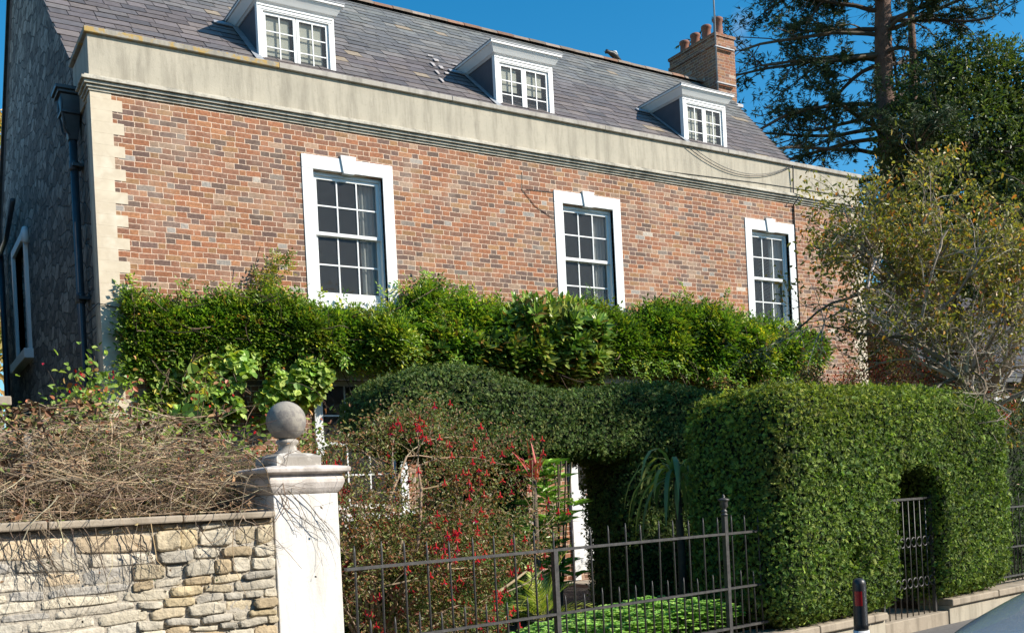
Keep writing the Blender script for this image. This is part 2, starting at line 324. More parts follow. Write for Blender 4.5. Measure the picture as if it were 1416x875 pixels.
def sprigs(raw, P, Nn, size, C, k=6, aspect=.25, up=.35, spread=.55):
    """each point gets a flat fan of k needles/leaflets"""
    D = unit(Nn*.45+ru(len(P))*.9+np.array([0, 0, up])); Q = unit(Nn*1.1+ru(len(P))*.6+np.array([0, 0, .25])); 
    for i in range(k):
        f = (i/(k-1)-.5)*2*spread*1.6; S = unit(np.cross(D, Q)); d = unit(D+S*f); raw.cards(P, d, Q+ru(len(P))*.25, size*(1-.25*abs(f))*rng.uniform(.75, 1.25, len(P)), size*aspect, C*rng.uniform(.85, 1.15, (len(P), 1)))

# ================================================================== SETTING
def sheet(name, pts, z, mat, kind='structure', sub=0):
    b = MB(); b.add([(x, y, z) for x, y in pts], [tuple(range(len(pts)))]); return tag(b.build(name, mat), kind=kind)
sheet('ground', [(-400, -400), (600, -400), (600, 900), (-400, 900)], -.12, M['grass'])
def lq(s0, d0, s1, d1): return [tuple(L(a, b)[:2]) for a, b in ((s0, d0), (s1, d0), (s1, d1), (s0, d1))]
sheet('road', lq(-60, -9.2, 70, -2.5), -.10, M['asphalt'])
b = MB(); b.lbox(-60, -2.38, -.3, 70, -.1, 0); tag(b.build('pavement', M['paving']), kind='structure')
b = MB()
for i in range(-40, 50): b.lbox(i*.91+.004, -2.5, -.3, i*.91+.906, -2.384, .012+.002*(i % 3))
tag(b.build('kerb', M['kerb'], bev=.012), kind='structure')
b = MB(); b.lbox(-3.9, .08, -.3, 60, 1.2, .12); b.box(-20, 7.2, -.3, 60, 13.7, .14); tag(b.build('garden_soil', M['soil']), kind='structure')
b = MB(); b.add([L(2.25, .61, .149), L(3.45, .61, .149), L(3.9, 3.2, .149), (11.3, 12.9, .149), (9.7, 12.9, .149), L(2.7, 3.2, .149)], [(0, 1, 2, 5), (5, 2, 3, 4)]); tag(b.build('path', M['paving']), kind='structure')
b = MB(); b.lbox(-30, .45, -.3, -4.4, 3.0, 1.25); tag(b.build('raised_bed', M['soil']), kind='structure')

# ================================================================== HOUSE
HB = 13.8; XL, XR = 2.55, 17.5; RS = .868
def roofz(y): return 8.13+RS*(y-15.04)
def rightx(y): return XR-.05+.49*(y-14.9)
RY, RZ = 20.1, roofz(20.1)
house = empty('brick_house', (10, HB, 0), 'long red brick house with white sash windows, pale parapet and purple slate roof', 'house')
HY = HB
wins = [(5.37, 6.81), (9.77, 11.17), (14.17, 15.51)]
gf = [(5.37, 6.81, 1.45, 3.62), (9.8, 11.2, .2, 3.62), (14.17, 15.51, 1.45, 3.72)]
holes = [(a+.17, b-.17, 4.62, 6.50) for a, b in wins]+[(a+.12, b-.12, z0+.12, z1-.16) for a, b, z0, z1 in gf]
xs = sorted({XL+.02, XR}|{h[0] for h in holes}|{h[1] for h in holes}); zs = sorted({0, 7.14}|{h[2] for h in holes}|{h[3] for h in holes})
b = MB()
for i in range(len(xs)-1):
    for j in range(len(zs)-1):
        cx, cz = (xs[i]+xs[i+1])/2, (zs[j]+zs[j+1])/2
        if any(h[0] < cx < h[1] and h[2] < cz < h[3] for h in holes): continue
        b.add([(xs[i], HY, zs[j]), (xs[i+1], HY, zs[j]), (xs[i+1], HY, zs[j+1]), (xs[i], HY, zs[j+1])], [(0, 1, 2, 3)])
for x0, x1, z0, z1 in holes:
    y1 = HY+.3
    b.add([(x0, HY, z0), (x0, y1, z0), (x0, y1, z1), (x0, HY, z1)], [(0, 1, 2, 3)]); b.add([(x1, HY, z0), (x1, y1, z0), (x1, y1, z1), (x1, HY, z1)], [(3, 2, 1, 0)])
    b.add([(x0, HY, z0), (x1, HY, z0), (x1, y1, z0), (x0, y1, z0)], [(0, 1, 2, 3)]); b.add([(x0, HY, z1), (x1, HY, z1), (x1, y1, z1), (x0, y1, z1)], [(3, 2, 1, 0)])
# right-hand and rear walls
xr1 = rightx(RY); yb = 24.6; xr2 = rightx(yb)
b.add([(XR, HY, 0), (XR+.02, 14.9, 0), (xr2, yb, 0), (xr2, yb, 7.9), (xr1, RY, RZ-.1), (rightx(14.9), 14.9, 7.9), (XR, HY, 7.2)], [(0, 1, 2, 3, 4, 5, 6)])
b.add([(xr2, yb, 0), (XL+.1, yb, 0), (XL+.1, yb, 7.9), (xr2, yb, 7.9)], [(0, 1, 2, 3)])
b.build('front_wall', M['brick'], house)
# inside shell so that windows look into dim rooms
b = MB(); b.box(XL+.3, 16.4, .1, XR-.3, 16.5, 7.0); b.box(XL+.3, HY+.35, 6.9, XR-.3, 16.4, 7.05); b.box(XL+.3, HY+.35, 3.9, XR-.3, 16.4, 4.1)
for x in (8.2, 12.8): b.box(x, HY+.35, .1, x+.1, 16.4, 7.0)
b.build('inner_wall', M['dark_room'], house)
# left gable wall as a sheet with real thickness and a window hole
GX = 2.58; wy0, wy1, wz0, wz1 = 20.75, 22.5, 4.85, 6.95
b = MB(); ny = 60
prof = lambda y: min(roofz(y), RZ-(y-RY)*1.0)-.03 if y > 14.95 else 7.95
ys = sorted(set(list(np.linspace(14.0, yb, ny))+[14.95, RY, wy0, wy1]))
for y0, y1 in zip(ys[:-1], ys[1:]):
    cy = (y0+y1)/2; segs = [(0, wz0), (wz1, None)] if wy0 < cy < wy1 else [(0, None)]
    for z0, z1 in segs:
        za = prof(y0) if z1 is None else z1; zb = prof(y1) if z1 is None else z1
        b.add([(GX, y0, z0), (GX, y1, z0), (GX, y1, zb), (GX, y0, za)], [(3, 2, 1, 0)])
for y, f in ((wy0, (0, 1, 2, 3)), (wy1, (3, 2, 1, 0))): b.add([(GX, y, wz0), (GX+.3, y, wz0), (GX+.3, y, wz1), (GX, y, wz1)], [f])
b.add([(GX, wy0, wz1), (GX+.3, wy0, wz1), (GX+.3, wy1, wz1), (GX, wy1, wz1)], [(0, 1, 2, 3)])
b.build('gable_wall', M['gable'], house)
# quoins: alternating long and short blocks, 4 brick courses to the pair
b = MB(); z = 0.; k = 0
while z < 7.12:
    h = .15; z1 = min(z+h, 7.13); long_ = k % 2 == 0
    b.box(XL, HY-.004, z+.0006, XL+(.40 if long_ else .26)+rng.uniform(-.01, .01), HY+.22, z1-.0004); z = z1; k += 1
b.build('quoin', M['ashlar'], house)
b = MB(); z = 0.; k = 0
while z < 7.12:
    h = .15; z1 = min(z+h, 7.13)
    b.box(XR-(.36 if k % 2 else .24), HY-.004, z+.002, XR+.03, HY+.22, z1-.001); z = z1; k += 1
b.build('quoin', M['ashlar'], house, bev=.004)
# cornice mouldings with return
b = MB()
for y, z0, z1 in ((.02, 7.13, 7.165), (.045, 7.165, 7.195), (.03, 7.195, 7.203), (.075, 7.203, 7.24), (.06, 7.24, 7.246), (.11, 7.246, 7.282), (.07, 7.282, 7.315)):
    b.box(XL-y, HY-y, z0, XR+.05, HY+.2, z1); b.box(XL-y*.9, HY+.2, z0, XL+.1, HY+.42, z1)
b.build('cornice', M['cornice'], house, bev=.006)
b = MB(); b.box(XL, HY, 7.315, XR+.02, HY+.3, 7.872); b.box(XL+.005, HY+.3, 7.1, XL+.25, 14.96, 7.86); b.box(XL+.02, HY+.22, 0, XL+.12, HY+.45, 7.2); b.build('parapet', M['parapet'], house, bev=.004)
b = MB(); b2 = MB(); xe = [-.045+XL, 5.1, 7.9, 10.9, 13.8, 15.9, XR+.07]
for i, (a, c_) in enumerate(zip(xe[:-1], xe[1:])):
    (b if i < 1 else b2).box(a+.002, HY-.05+.003*(i % 2), 7.872, c_-.002, HY+.36, 7.945+.004*(i % 2))
b.box(XL-.045, HY+.36, 7.872, XL+.3, 14.98, 7.94); b.build('parapet_coping', M['coping'], house, bev=.008); b2.build('parapet_coping', M['coping_grey'], house, bev=.008)
# flat gutter, roof base, slates
b = MB(); b.box(XL+.2, HY+.2, 7.3, XR, 15.1, 7.55)
b.add([(XL, 14.75, roofz(14.75)-.05), (rightx(14.75), 14.75, roofz(14.75)-.05), (xr1, RY, RZ-.05), (XL, RY, RZ-.05)], [(0, 1, 2, 3)])
b.add([(XL, RY, RZ-.05), (xr1, RY, RZ-.05), (xr2, yb+.2, 7.75), (XL, yb+.2, 7.75)], [(0, 1, 2, 3)])
b.build('roof_deck', M['lead'], house)
nrm = unit(np.array([0, -RS, 1.])); dn = unit(np.array([0, 1., RS])); SLP = math.hypot(1, RS)
raw = Raw(); rows = 29; Lr = (RY-14.8)*SLP; eh = Lr/rows
Vs = []; Cs = []
for r_ in range(rows):
    y0 = 14.8+r_*eh/SLP; x = XL-.06+rng.uniform(-.03, .02); xend = rightx(y0)+.04
    while x < xend-.02:
        wd = rng.uniform(.24, .5); x1 = min(x+wd, xend)
        if xend-x1 < .12: x1 = xend
        lf = .013+rng.uniform(0, .009); sk_ = rng.uniform(-.008, .008); dr = rng.uniform(-.012, .012)
        lo_ = dr; hi_ = eh*1.35
        def pt(xx, s_, h): y = y0+s_/SLP; return np.array([xx, y, roofz(y)])+nrm*h
        a0, a1, c1, c0 = pt(x+.003, lo_, lf), pt(x1-.003, lo_+sk_, lf), pt(x1-.003, hi_, .004), pt(x+.003, hi_, .004)
        tf = r_/rows+.12*vnoise(np.array([x, r_*.3, 0]), .8, 3)
        pc = np.array([(.135, .117, .118), (.15, .128, .125), (.112, .102, .104), (.155, .138, .132), (.125, .106, .102), (.17, .143, .132)])[rng.integers(6)]
        gc = np.array([(.17, .175, .165), (.15, .155, .155), (.20, .195, .18), (.135, .14, .14)])[rng.integers(4)]
        cc_ = pc*(1-np.clip((tf-.45)*3, 0, 1))+gc*np.clip((tf-.45)*3, 0, 1)
        cc_ = cc_*rng.uniform(.82, 1.15)
        if rng.random() < .02: cc_ = np.array((.30, .24, .17))
        Vs.append([a0, a1, c1, c0]); Cs.append([cc_]*4)
        Vs.append([a0-nrm*.02, a1-nrm*.02, a1, a0]); Cs.append([cc_*.35]*4); Vs.append([a0-nrm*.02, a0, c0, c0-nrm*.01]); Cs.append([cc_*.35]*4); Vs.append([a1, a1-nrm*.02, c1-nrm*.01, c1]); Cs.append([cc_*.35]*4)  # edges coloured darker to paint shade lines where sun-facing strips were bright
        x = x1+rng.uniform(.002, .006)
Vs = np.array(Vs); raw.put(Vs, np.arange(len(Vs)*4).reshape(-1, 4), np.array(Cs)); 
# rear slope
Vb = np.array([[(XL-.06, RY, RZ+.02), (xr1, RY, RZ+.02), (xr2, yb+.3, 7.7), (XL-.06, yb+.3, 7.7)]], float); raw.put(Vb, np.arange(4).reshape(1, 4), np.full((4, 3), .14))
Vb = np.array([[(XL-.06, RY, RZ+.02), (XL-.06, yb+.3, 7.7), (XL-.06, yb+.3, 7.6), (XL-.06, RY, RZ-.1)]], float); raw.put(Vb, np.arange(4).reshape(1, 4), np.full((4, 3), .05))
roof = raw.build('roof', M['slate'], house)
b = MB(); x = XL-.08; i = 0
while x < xr1-.9:
    x1 = x+rng.uniform(.42, .47); cc_ = np.array([(.26, .15, .10), (.24, .18, .14), (.32, .25, .20), (.22, .17, .13)][rng.integers(4)])*rng.uniform(.8, 1.2)
    n_ = 7; V = []
    for xx in (x, x1-.012):
        for j in range(n_):
            a = math.pi*(j/(n_-1)); rr = .135+.006*(i % 2); V.append((xx, RY-rr*1.15*math.cos(a), RZ-.035+rr*.85*math.sin(a)))
    b.add(V, [(j, j+1, n_+j+1, n_+j) for j in range(n_-1)]+[tuple(range(n_))[::-1], tuple(range(n_, 2*n_))], tuple(cc_)); x = x1; i += 1
b.build('ridge_tile', attrmat('ridge_clay', .9, .3, 20), roof)
# repaired patch of slates with torn flashing
smear = plain('mortar_smear', (.45, .42, .40), (.34, .30, .29), 10, .8)
for (u, v, w_, h_) in ((594, 80, .12, .07), (602, 86, .10, .14), (609, 96, .08, .16), (617, 104, .09, .10), (628, 92, .12, .05), (598, 92, .06, .2), (604, 103, .05, .2), (610, 114, .05, .2)):
    d = ray(u, v); t_ = (8.13-15.04*RS-1.6)/(d[2]-RS*d[1]); p = EYE+d*t_
    q = [p+np.array([-w_/2, 0, 0])-dn*h_/2, p+np.array([w_/2, 0, 0])-dn*h_*.4, p+np.array([w_/2+.03, 0, 0])+dn*h_/2, p+np.array([-w_*.3, 0, 0])+dn*h_*.6]
    b = MB(); b.hexa([x_+nrm*.03 for x_ in q]+[x_+nrm*.042 for x_ in q]); b.build('loose_flashing', smear, roof)

def surround(b, x0, x1, z0, z1, wd=.17, y=HY, proud=.014, key=True, bot=.19):
    zt = z1-.2
    b.box(x0, y-proud, z0, x0+wd, y+.06, zt-.001); b.box(x1-wd, y-proud, z0, x1, y+.06, zt-.001); b.box(x0, y-proud-.002, zt, x1, y+.06, z1)
    if key:
        c = (x0+x1)/2; f = y-proud-.028
        b.hexa([(c-.085, f, zt-.02), (c+.085, f, zt-.02), (c+.085, y+.05, zt-.02), (c-.085, y+.05, zt-.02), (c-.125, f, z1+.045), (c+.125, f, z1+.045), (c+.125, y+.05, z1+.045), (c-.125, y+.05, z1+.045)])
def sash(b, x0, x1, z0, z1, y, cols, rows, bar=.022, fr=.05, dy=.035, bot=None):
    bot = bot or fr
    b.box(x0, y, z0, x0+fr, y+dy, z1); b.box(x1-fr, y, z0, x1, y+dy, z1); b.box(x0+fr, y, z0, x1-fr, y+dy, z0+bot); b.box(x0+fr, y, z1-fr, x1-fr, y+dy, z1)
    for i in range(1, cols):
        xx = x0+fr+(x1-x0-2*fr)*i/cols; b.box(xx-bar/2, y+.004, z0+bot, xx+bar/2, y+dy-.006, z1-fr)
    for j in range(1, rows):
        zz = z0+bot+(z1-z0-bot-fr)*j/rows; b.box(x0+fr, y+.007, zz-bar/2, x1-fr, y+dy-.01, zz+bar/2)
def curtain(x0, x1, z0, z1, y, parent, mat, name='curtain'):
    b = MB(); n_ = 26; V = []
    for z in (z0, z1):
        for i in range(n_): V.append((x0+(x1-x0)*i/(n_-1), y+.022*math.sin(i*1.55)+.008*math.sin(i*3.1+z), z))
    b.add(V, [(i, i+1, n_+i+1, n_+i) for i in range(n_-1)], None, True); return b.build(name, mat, parent)
def sashwindow(x0, x1, z0, z1, cs):
    f = MB(); surround(f, x0, x1, z0+.12, z1)
    f.box(x0, HY-.035, z0, x1, HY+.06, z0+.118)
    w_ = f.build('sash_window', M['white'], house, bev=.004)
    ix0, ix1, iz0, iz1 = x0+.17, x1-.17, z0+.12, z1-.2
    s = MB(); s.box(ix0, HY+.06, iz0, ix0+.03, HY+.26, iz1); s.box(ix1-.03, HY+.06, iz0, ix1, HY+.26, iz1); s.box(ix0+.03, HY+.06, iz1-.06, ix1-.03, HY+.26, iz1)
    s.hexa([(ix0+.03, HY+.02, iz0), (ix1-.03, HY+.02, iz0), (ix1-.03, HY+.26, iz0), (ix0+.03, HY+.26, iz0), (ix0+.03, HY+.02, iz0+.035), (ix1-.03, HY+.02, iz0+.035), (ix1-.03, HY+.26, iz0+.07), (ix0+.03, HY+.26, iz0+.07)])
    s.build('window_box', M['white'], w_, bev=.003)
    zm = (iz0+iz1)/2+.04; s = MB(); sash(s, ix0+.03, ix1-.03, zm-.02, iz1-.06, HY+.085, 3, 2); s.build('upper_sash', M['white'], w_, bev=.002)
    s = MB(); sash(s, ix0+.03, ix1-.03, iz0+.06, zm+.02, HY+.125, 3, 2, bot=.08); s.build('lower_sash', M['white'], w_, bev=.002)
    p = MB(); p.box(ix0+.05, HY+.103, zm, ix1-.05, HY+.107, iz1-.08); p.box(ix0+.05, HY+.143, iz0+.09, ix1-.05, HY+.147, zm); p.build('pane', M['glass'], w_)
    for (a, c_, m_) in cs: curtain(ix0+(ix1-ix0)*a, ix0+(ix1-ix0)*c_, iz0, iz1, HY+.21, w_, m_)
    return w_
for i, (a, c_) in enumerate(wins):
    sashwindow(a, c_, 4.50, 6.71, [[(.72, 1.1, M['curtain'])], [(.70, 1.1, M['curtain'])], [(-.05, .2, M['curtain']), (.66, 1.1, M['curtain'])]][i])
def lowwindow(x0, x1, z0, z1):
    f = MB(); f.box(x0, HY-.04, z0, x0+.12, HY+.1, z1-.16); f.box(x1-.12, HY-.04, z0, x1, HY+.1, z1-.16); f.box(x0, HY-.045, z1-.16, x1, HY+.1, z1); f.box(x0-.1, HY-.10, z0-.05, x1+.1, HY+.1, z0+.05); f.box(x0-.02, HY-.06, z0-.16, x1+.02, HY-.003, z0-.10)
    w_ = f.build('sash_window', M['white'], house, bev=.005)
    s = MB(); sash(s, x0+.12, x1-.12, z0+.12, z1-.16, HY+.12, 3, 4, fr=.07); s.box(x0+.12, HY+.11, (z0+z1)/2-.03, x1-.12, HY+.16, (z0+z1)/2+.03); s.build('sash', M['white'], w_)
    p = MB(); p.box(x0+.15, HY+.13, z0+.15, x1-.15, HY+.135, z1-.2); p.build('pane', M['glass'], w_)
lowwindow(*gf[0]); lowwindow(*gf[2])
# garden door with glazed upper panels and white lower panels, under a shallow canopy
f = MB(); x0, x1 = 9.8, 11.2
f.box(x0, HY-.05, .2, x0+.12, HY+.1, 3.5); f.box(x1-.12, HY-.05, .2, x1, HY+.1, 3.5); f.box(x0-.05, HY-.12, 3.5, x1+.35, HY+.1, 3.62); f.box(x0+.12, HY+.02, 2.6, x1-.12, HY+.1, 2.68)
dr_ = f.build('door', M['white'], house, bev=.004)
s = MB()
for a, c_ in ((x0+.12, 10.49), (10.51, x1-.12)):
    s.box(a, HY+.03, .3, a+.09, HY+.08, 2.6); s.box(c_-.09, HY+.03, .3, c_, HY+.08, 2.6)
    for z0, z1 in ((.3, .5), (1.05, 1.15), (1.5, 1.7), (2.5, 2.6)): s.box(a+.09, HY+.032, z0, c_-.09, HY+.078, z1)
    s.box(a+.09, HY+.045, .5, c_-.09, HY+.065, 1.05); s.box(a+.09, HY+.045, 1.15, c_-.09, HY+.065, 1.5)
s.build('door_leaf', M['white'], dr_, bev=.003)
p = MB(); p.box(x0+.2, HY+.05, 1.7, x1-.2, HY+.055, 2.5); p.box(x0+.13, HY+.05, 2.69, x1-.13, HY+.055, 3.49); p.build('pane', M['glass'], dr_)
h_ = MB(); h_.tube([(10.46, HY+.03, 1.2), (10.46, HY-.03, 1.2), (10.40, HY-.03, 1.2)], .012, 8); h_.build('handle', M['black_iron'], dr_)
h_ = MB(); h_.lbox(0, 0, 0, .01, .01, .01) if False else h_.box(9.5, 13.0, 0, 11.5, 13.75, .19); h_.build('doorstep', M['coping_plain'], house, bev=.01)
# side window in the gable
f = MB(); f.box(GX-.06, wy0-.16, wz0-.02, GX+.12, wy0, wz1+.16); f.box(GX-.06, wy1, wz0-.02, GX+.12, wy1+.16, wz1+.16); f.box(GX-.058, wy0, wz1, GX+.12, wy1, wz1+.16); f.box(GX-.16, wy0-.28, wz0-.20, GX+.1, wy1+.28, wz0-.02)
sw = f.build('side_window', M['white'], house, bev=.01)
s = MB(); yy = GX+.14
for y0, y1 in ((wy0, wy0+.07), (wy1-.07, wy1), ((wy0+wy1)/2-.02, (wy0+wy1)/2+.02)): s.box(yy, y0, wz0, yy+.05, y1, wz1)
for z0 in (wz0, wz0+.68, wz0+1.35, wz1-.07): s.box(yy+.002, wy0, z0, yy+.048, wy1, z0+.06)
s.build('sash', M['white'], sw); p = MB(); p.box(yy+.02, wy0, wz0, yy+.025, wy1, wz1); p.build('pane', M['glass'], sw)
# dormers
def dormer(xa, xb, k):
    Y = 16.1; zb = 9.0; zt = 9.97; yt = 15.04+(zt-8.13)/RS; yb_ = 15.04+(zb-8.13)/RS
    cheeks = []
    for xx in (xa+.02, xb-.05):
        c = MB(); c.add([(q, *p) for q in (xx, xx+.03) for p in ((Y+.06, zb-.2), (yt+.2, zt), (Y+.06, zt))], [(0, 2, 1), (3, 4, 5), (0, 1, 4, 3), (1, 2, 5, 4), (2, 0, 3, 5)]); cheeks.append(c)
    o = .15; zk = 10.17; ytk = 15.04+(zk-8.13)/RS+.1; r_ = MB()
    prof_ = [(0, zt), (.02, zt+.02), (.04, zt+.03), (.07, zt+.08), (.11, zt+.14), (.12, zt+.16), (.145, zt+.165), (.145, zt+.2)]
    for (o0, z0), (o1, z1) in zip(prof_[:-1], prof_[1:]):
        e = max(z1-z0, .004); r_.hexa([(xa-o0, Y-o0, z0), (xb+o0, Y-o0, z0), (xb+o0, ytk, z0), (xa-o0, ytk, z0), (xa-o1, Y-o1, z0+e), (xb+o1, Y-o1, z0+e), (xb+o1, ytk, z0+e), (xa-o1, ytk, z0+e)])
    dm = r_.build('dormer', M['white'], house)
    for c in cheeks: c.build('dormer_cheek', M['cheek'], dm)
    q = MB(); q.box(xa-.155, Y-.155, zt+.203, xb+.155, ytk+.1, zt+.22); q.build('dormer_roof', M['lead'], dm)
    f = MB(); f.box(xa, Y, zb-.12, xa+.10, Y+.1, zt-.002); f.box(xb-.10, Y, zb-.12, xb, Y+.1, zt-.002); f.box(xa+.1, Y+.002, zt-.12, xb-.1, Y+.1, zt-.002); f.box(xa-.03, Y-.035, zb-.16, xb+.03, Y+.1, zb-.04)
    f.box(xa+.02, Y-.012, zt-.045, xb-.02, Y, zt-.03); f.box(xa+.04, Y-.008, zt-.10, xb-.04, Y, zt-.09)
    f.build('window_frame', M['white'], dm, bev=.003)
    s = MB(); m_ = (xa+xb)/2; sash(s, xa+.10, m_-.004, zb-.035, zt-.12, Y+.03, 2, 3, .02, .05); sash(s, m_+.004, xb-.10, zb-.035, zt-.12, Y+.03, 2, 3, .02, .05); s.build('casement', M['white'], dm, bev=.002)
    p = MB(); p.box(xa+.11, Y+.045, zb, xb-.11, Y+.049, zt-.13); p.build('pane', M['glass'], dm)
    for a, c_ in (((xa+.17, m_-.13), (m_+.07, xb-.22)) if k else ((xa+.13, m_-.1), (m_+.07, xb-.2))):
        bl = MB(); bl.box(a, Y+.10, zb+.16, c_, Y+.105, zt-.17) if k != 1 else bl.box(a, Y+.10, zb+.36, c_, Y+.105, zt-.17); bl.build('blind', M['blind'], dm)
    q = MB(); q.box(xa+.06, Y+.6, zb-.4, xb-.06, Y+.62, zt); q.build('inner_wall', M['dark_room'], dm)
    q = MB(); yy0 = yb_-.95
    for i in range(8):
        y = yb_-.25+i*.2; q.add([np.array([xa-.10, y, roofz(y)])+nrm*.034, np.array([xa+.03, y, roofz(y)])+nrm*.034, np.array([xa+.03, y+.2, roofz(y+.2)])+nrm*.032, np.array([xa-.10, y+.2, roofz(y+.2)])+nrm*.032], [(0, 1, 2, 3)])
    y = yt-.05; q.hexa([np.array([xx, yy_, roofz(yy_)])+nrm*h for h in (.03, .05) for xx, yy_ in ((xa-.42, y), (xa-.1, y-.02), (xa-.1, y+.1), (xa-.40, y+.1))])
    q.build('flashing', M['lead'], dm)
for k, (a, c_) in enumerate(((5.63, 6.98), (10.20, 11.52), (14.88, 16.12))): dormer(a, c_, k)
# chimney
ch = MB(); cx0, cx1, cy0, cy1, czt = 19.22, 19.92, 19.45, 21.25, 13.62
ch.box(cx0, cy0, 10.5, cx1, cy1, czt-.34); ch.box(cx0-.03, cy0-.03, czt-.34, cx1+.03, cy1+.03, czt-.26); ch.box(cx0, cy0, czt-.26, cx1, cy1, czt-.075); ch.box(cx0-.03, cy0-.03, czt-.075, cx1+.03, cy1+.03, czt)
chim = ch.build('chimney', M['brick_chimney'], house)
for i in range(4):
    q = MB(); yy_ = cy0+.2+i*.44; hh = (.52, .50, .46, .44)[i]; q.lathe((cx0+.33, yy_, czt), [(.155, 0), (.15, .05), (.125, .10), (.115, hh-.1), (.14, hh-.08), (.14, hh-.02), (.12, hh), (.085, hh), (.085, .1)], 20); q.build('chimney_pot', M['terracotta_dark'], chim)
q = MB(); q.box(cx0-.1, cy0-.1, 11.8, cx0-.005, cy0+.2, 11.9); q.box(cx0+.0, cy0-.12, 11.72, cx1+.1, cy0-.01, 11.80); q.build('flashing', M['lead'], chim)
q = MB(); q.tube([(cx0-.06, cy0-.08, 11.9), (cx0-.05, cy0-.08, 15.5), (cx0-.03, cy0-.08, 18.5)], .022, 8)
for z in (12.25, 13.2): q.box(cx0-.08, cy0-.10, z, cx1-.1, cy0-.03, z+.03)
mast = q.build('aerial_mast', M['lead'], chim)
# drainpipe with ornate hopper on the gable
hp = MB(); hx, hy, hz = GX-.16, 14.7, 7.28
hp.box(GX-.30, hy-.19, hz+.06, GX-.02, hy+.19, hz+.10); hp.box(GX-.33, hy-.22, hz+.10, GX-.02, hy+.22, hz+.15)
hp.hexa([(GX-.24, hy-.13, hz-.16), (GX-.02, hy-.13, hz-.16), (GX-.02, hy+.13, hz-.16), (GX-.24, hy+.13, hz-.16), (GX-.26, hy-.15, hz+.06), (GX-.02, hy-.15, hz+.06), (GX-.02, hy+.15, hz+.06), (GX-.26, hy+.15, hz+.06)])
hp.box(GX-.27, hy-.16, hz-.20, GX-.02, hy+.16, hz-.16)
hp.hexa([(GX-.17, hy-.06, hz-.52), (GX-.05, hy-.06, hz-.52), (GX-.05, hy+.06, hz-.52), (GX-.17, hy+.06, hz-.52), (GX-.24, hy-.13, hz-.20), (GX-.02, hy-.13, hz-.20), (GX-.02, hy+.13, hz-.20), (GX-.24, hy+.13, hz-.20)])
for s_ in (-1, 1): hp.tube([(GX-.25, hy+s_*.13, hz+.08), (GX-.25, hy+s_*.13, hz-.15), (GX-.22, hy+s_*.1, hz-.4), (GX-.13, hy+s_*.04, hz-.5)], .018, 6)
dp = hp.build('drainpipe', M['cast'], house, bev=.008)
q = MB(); q.tube([(GX-.11, hy, hz-.5), (GX-.11, hy, .2)], .052, 12)
for z in (6.35, 4.55, 2.9, 1.2): q.lathe((GX-.11, hy, z), [(.064, 0), (.066, .03), (.064, .12), (.056, .14)], 12); q.box(GX-.15, hy-.12, z+.04, GX-.01, hy+.12, z+.08)
q.build('pipe', M['cast'], dp)
q = MB(); q.tube([(GX-.12, 23.9, 7.6), (GX-.12, 23.9, .2)], .06, 10); q.tube([(GX-.14, 21.2, 7.75), (GX-.14, 22.6, 7.35), (GX-.14, 23.9, 7.3)], .05, 8); q.build('drainpipe', M['cast'], house)
q = MB(); q.lathe((GX-.05, 20.45, 6.75), [(.02, 0), (.07, .04), (.08, .2), (.05, .3), (.02, .32)], 10); q.build('security_light', M['white_plastic'], house)
# cables over the parapet
def cable(pts, r, name='cable'):
    q = MB(); q.tube(pts, r, 5); q.build(name, M['plastic'], house)
def sag(a, c_, dz, n_=14, y=HY-.03): return [(a[0]+(c_[0]-a[0])*i/(n_-1), y, a[1]+(c_[1]-a[1])*i/(n_-1)-dz*4*(i/(n_-1))*(1-i/(n_-1))) for i in range(n_)]
pa, pb = atY(948, 205, HY), atY(1092, 236, HY); cable(sag((pa[0], 7.86), (pb[0], 7.84), .34), .007); cable(sag((pa[0]+.15, 7.86), (pb[0]-.05, 7.84), .30), .006)
pc_ = atY(1094, 238, HY); cable([(pc_[0], HY-.055, 7.87), (pc_[0], HY-.03, 7.33), (pc_[0], HY-.2, 7.24), (pc_[0], HY-.02, 7.1), (pc_[0]+.02, HY-.02, 3.6)], .014)
cable([(12.0, HY-.01, 7.33), (14.5, HY-.01, 7.42), (17.4, HY-.01, 7.47)], .006)
cable([tuple(atY(722, 238, HY-.01)), tuple(atY(722, 262, HY-.01)), tuple(atY(740, 285, HY-.01)), tuple(atY(762, 300, HY-.01))], .005); cable([tuple(atY(728, 262, HY-.01)), tuple(atY(765, 266, HY-.01))], .005)
cable([(GX-.05, 14.6, atX(140, 418, GX)[2]-.02), (XL-.03, HY-.02, 4.38), (2.95, HY-.02, 4.30)], .006)
# bird on the ridge
bp = atY(848, 83, RY-.02); bird = empty('bird', (bp[0], RY, RZ+.06), 'small dark bird perched on the ridge of the slate roof', 'bird')
q = Raw(); b = MB(); bx, bz = bp[0], RZ+.09
b.tube([(bx-.22, RY, bz+.11), (bx-.18, RY, bz+.16), (bx-.10, RY, bz+.15), (bx, RY, bz+.13), (bx+.10, RY, bz+.09), (bx+.2, RY, bz+.04), (bx+.30, RY, bz-.01)], [.025, .055, .05, .085, .075, .04, .015], 10)
b.tube([(bx-.22, RY, bz+.15), (bx-.28, RY, bz+.14)], [.012, .003], 6)
for s_ in (-.03, .03): b.tube([(bx+.02, RY+s_, bz+.08), (bx+.02, RY+s_, bz-.03)], .007, 5)
b.build('body', M['plastic'], bird); b = MB(); b.tube([(bx-.03, RY-.07, bz+.17), (bx+.05, RY-.08, bz+.16), (bx+.13, RY-.05, bz+.12)], [.01, .025, .01], 6); b.build('wing', M['white_plastic'], bird)

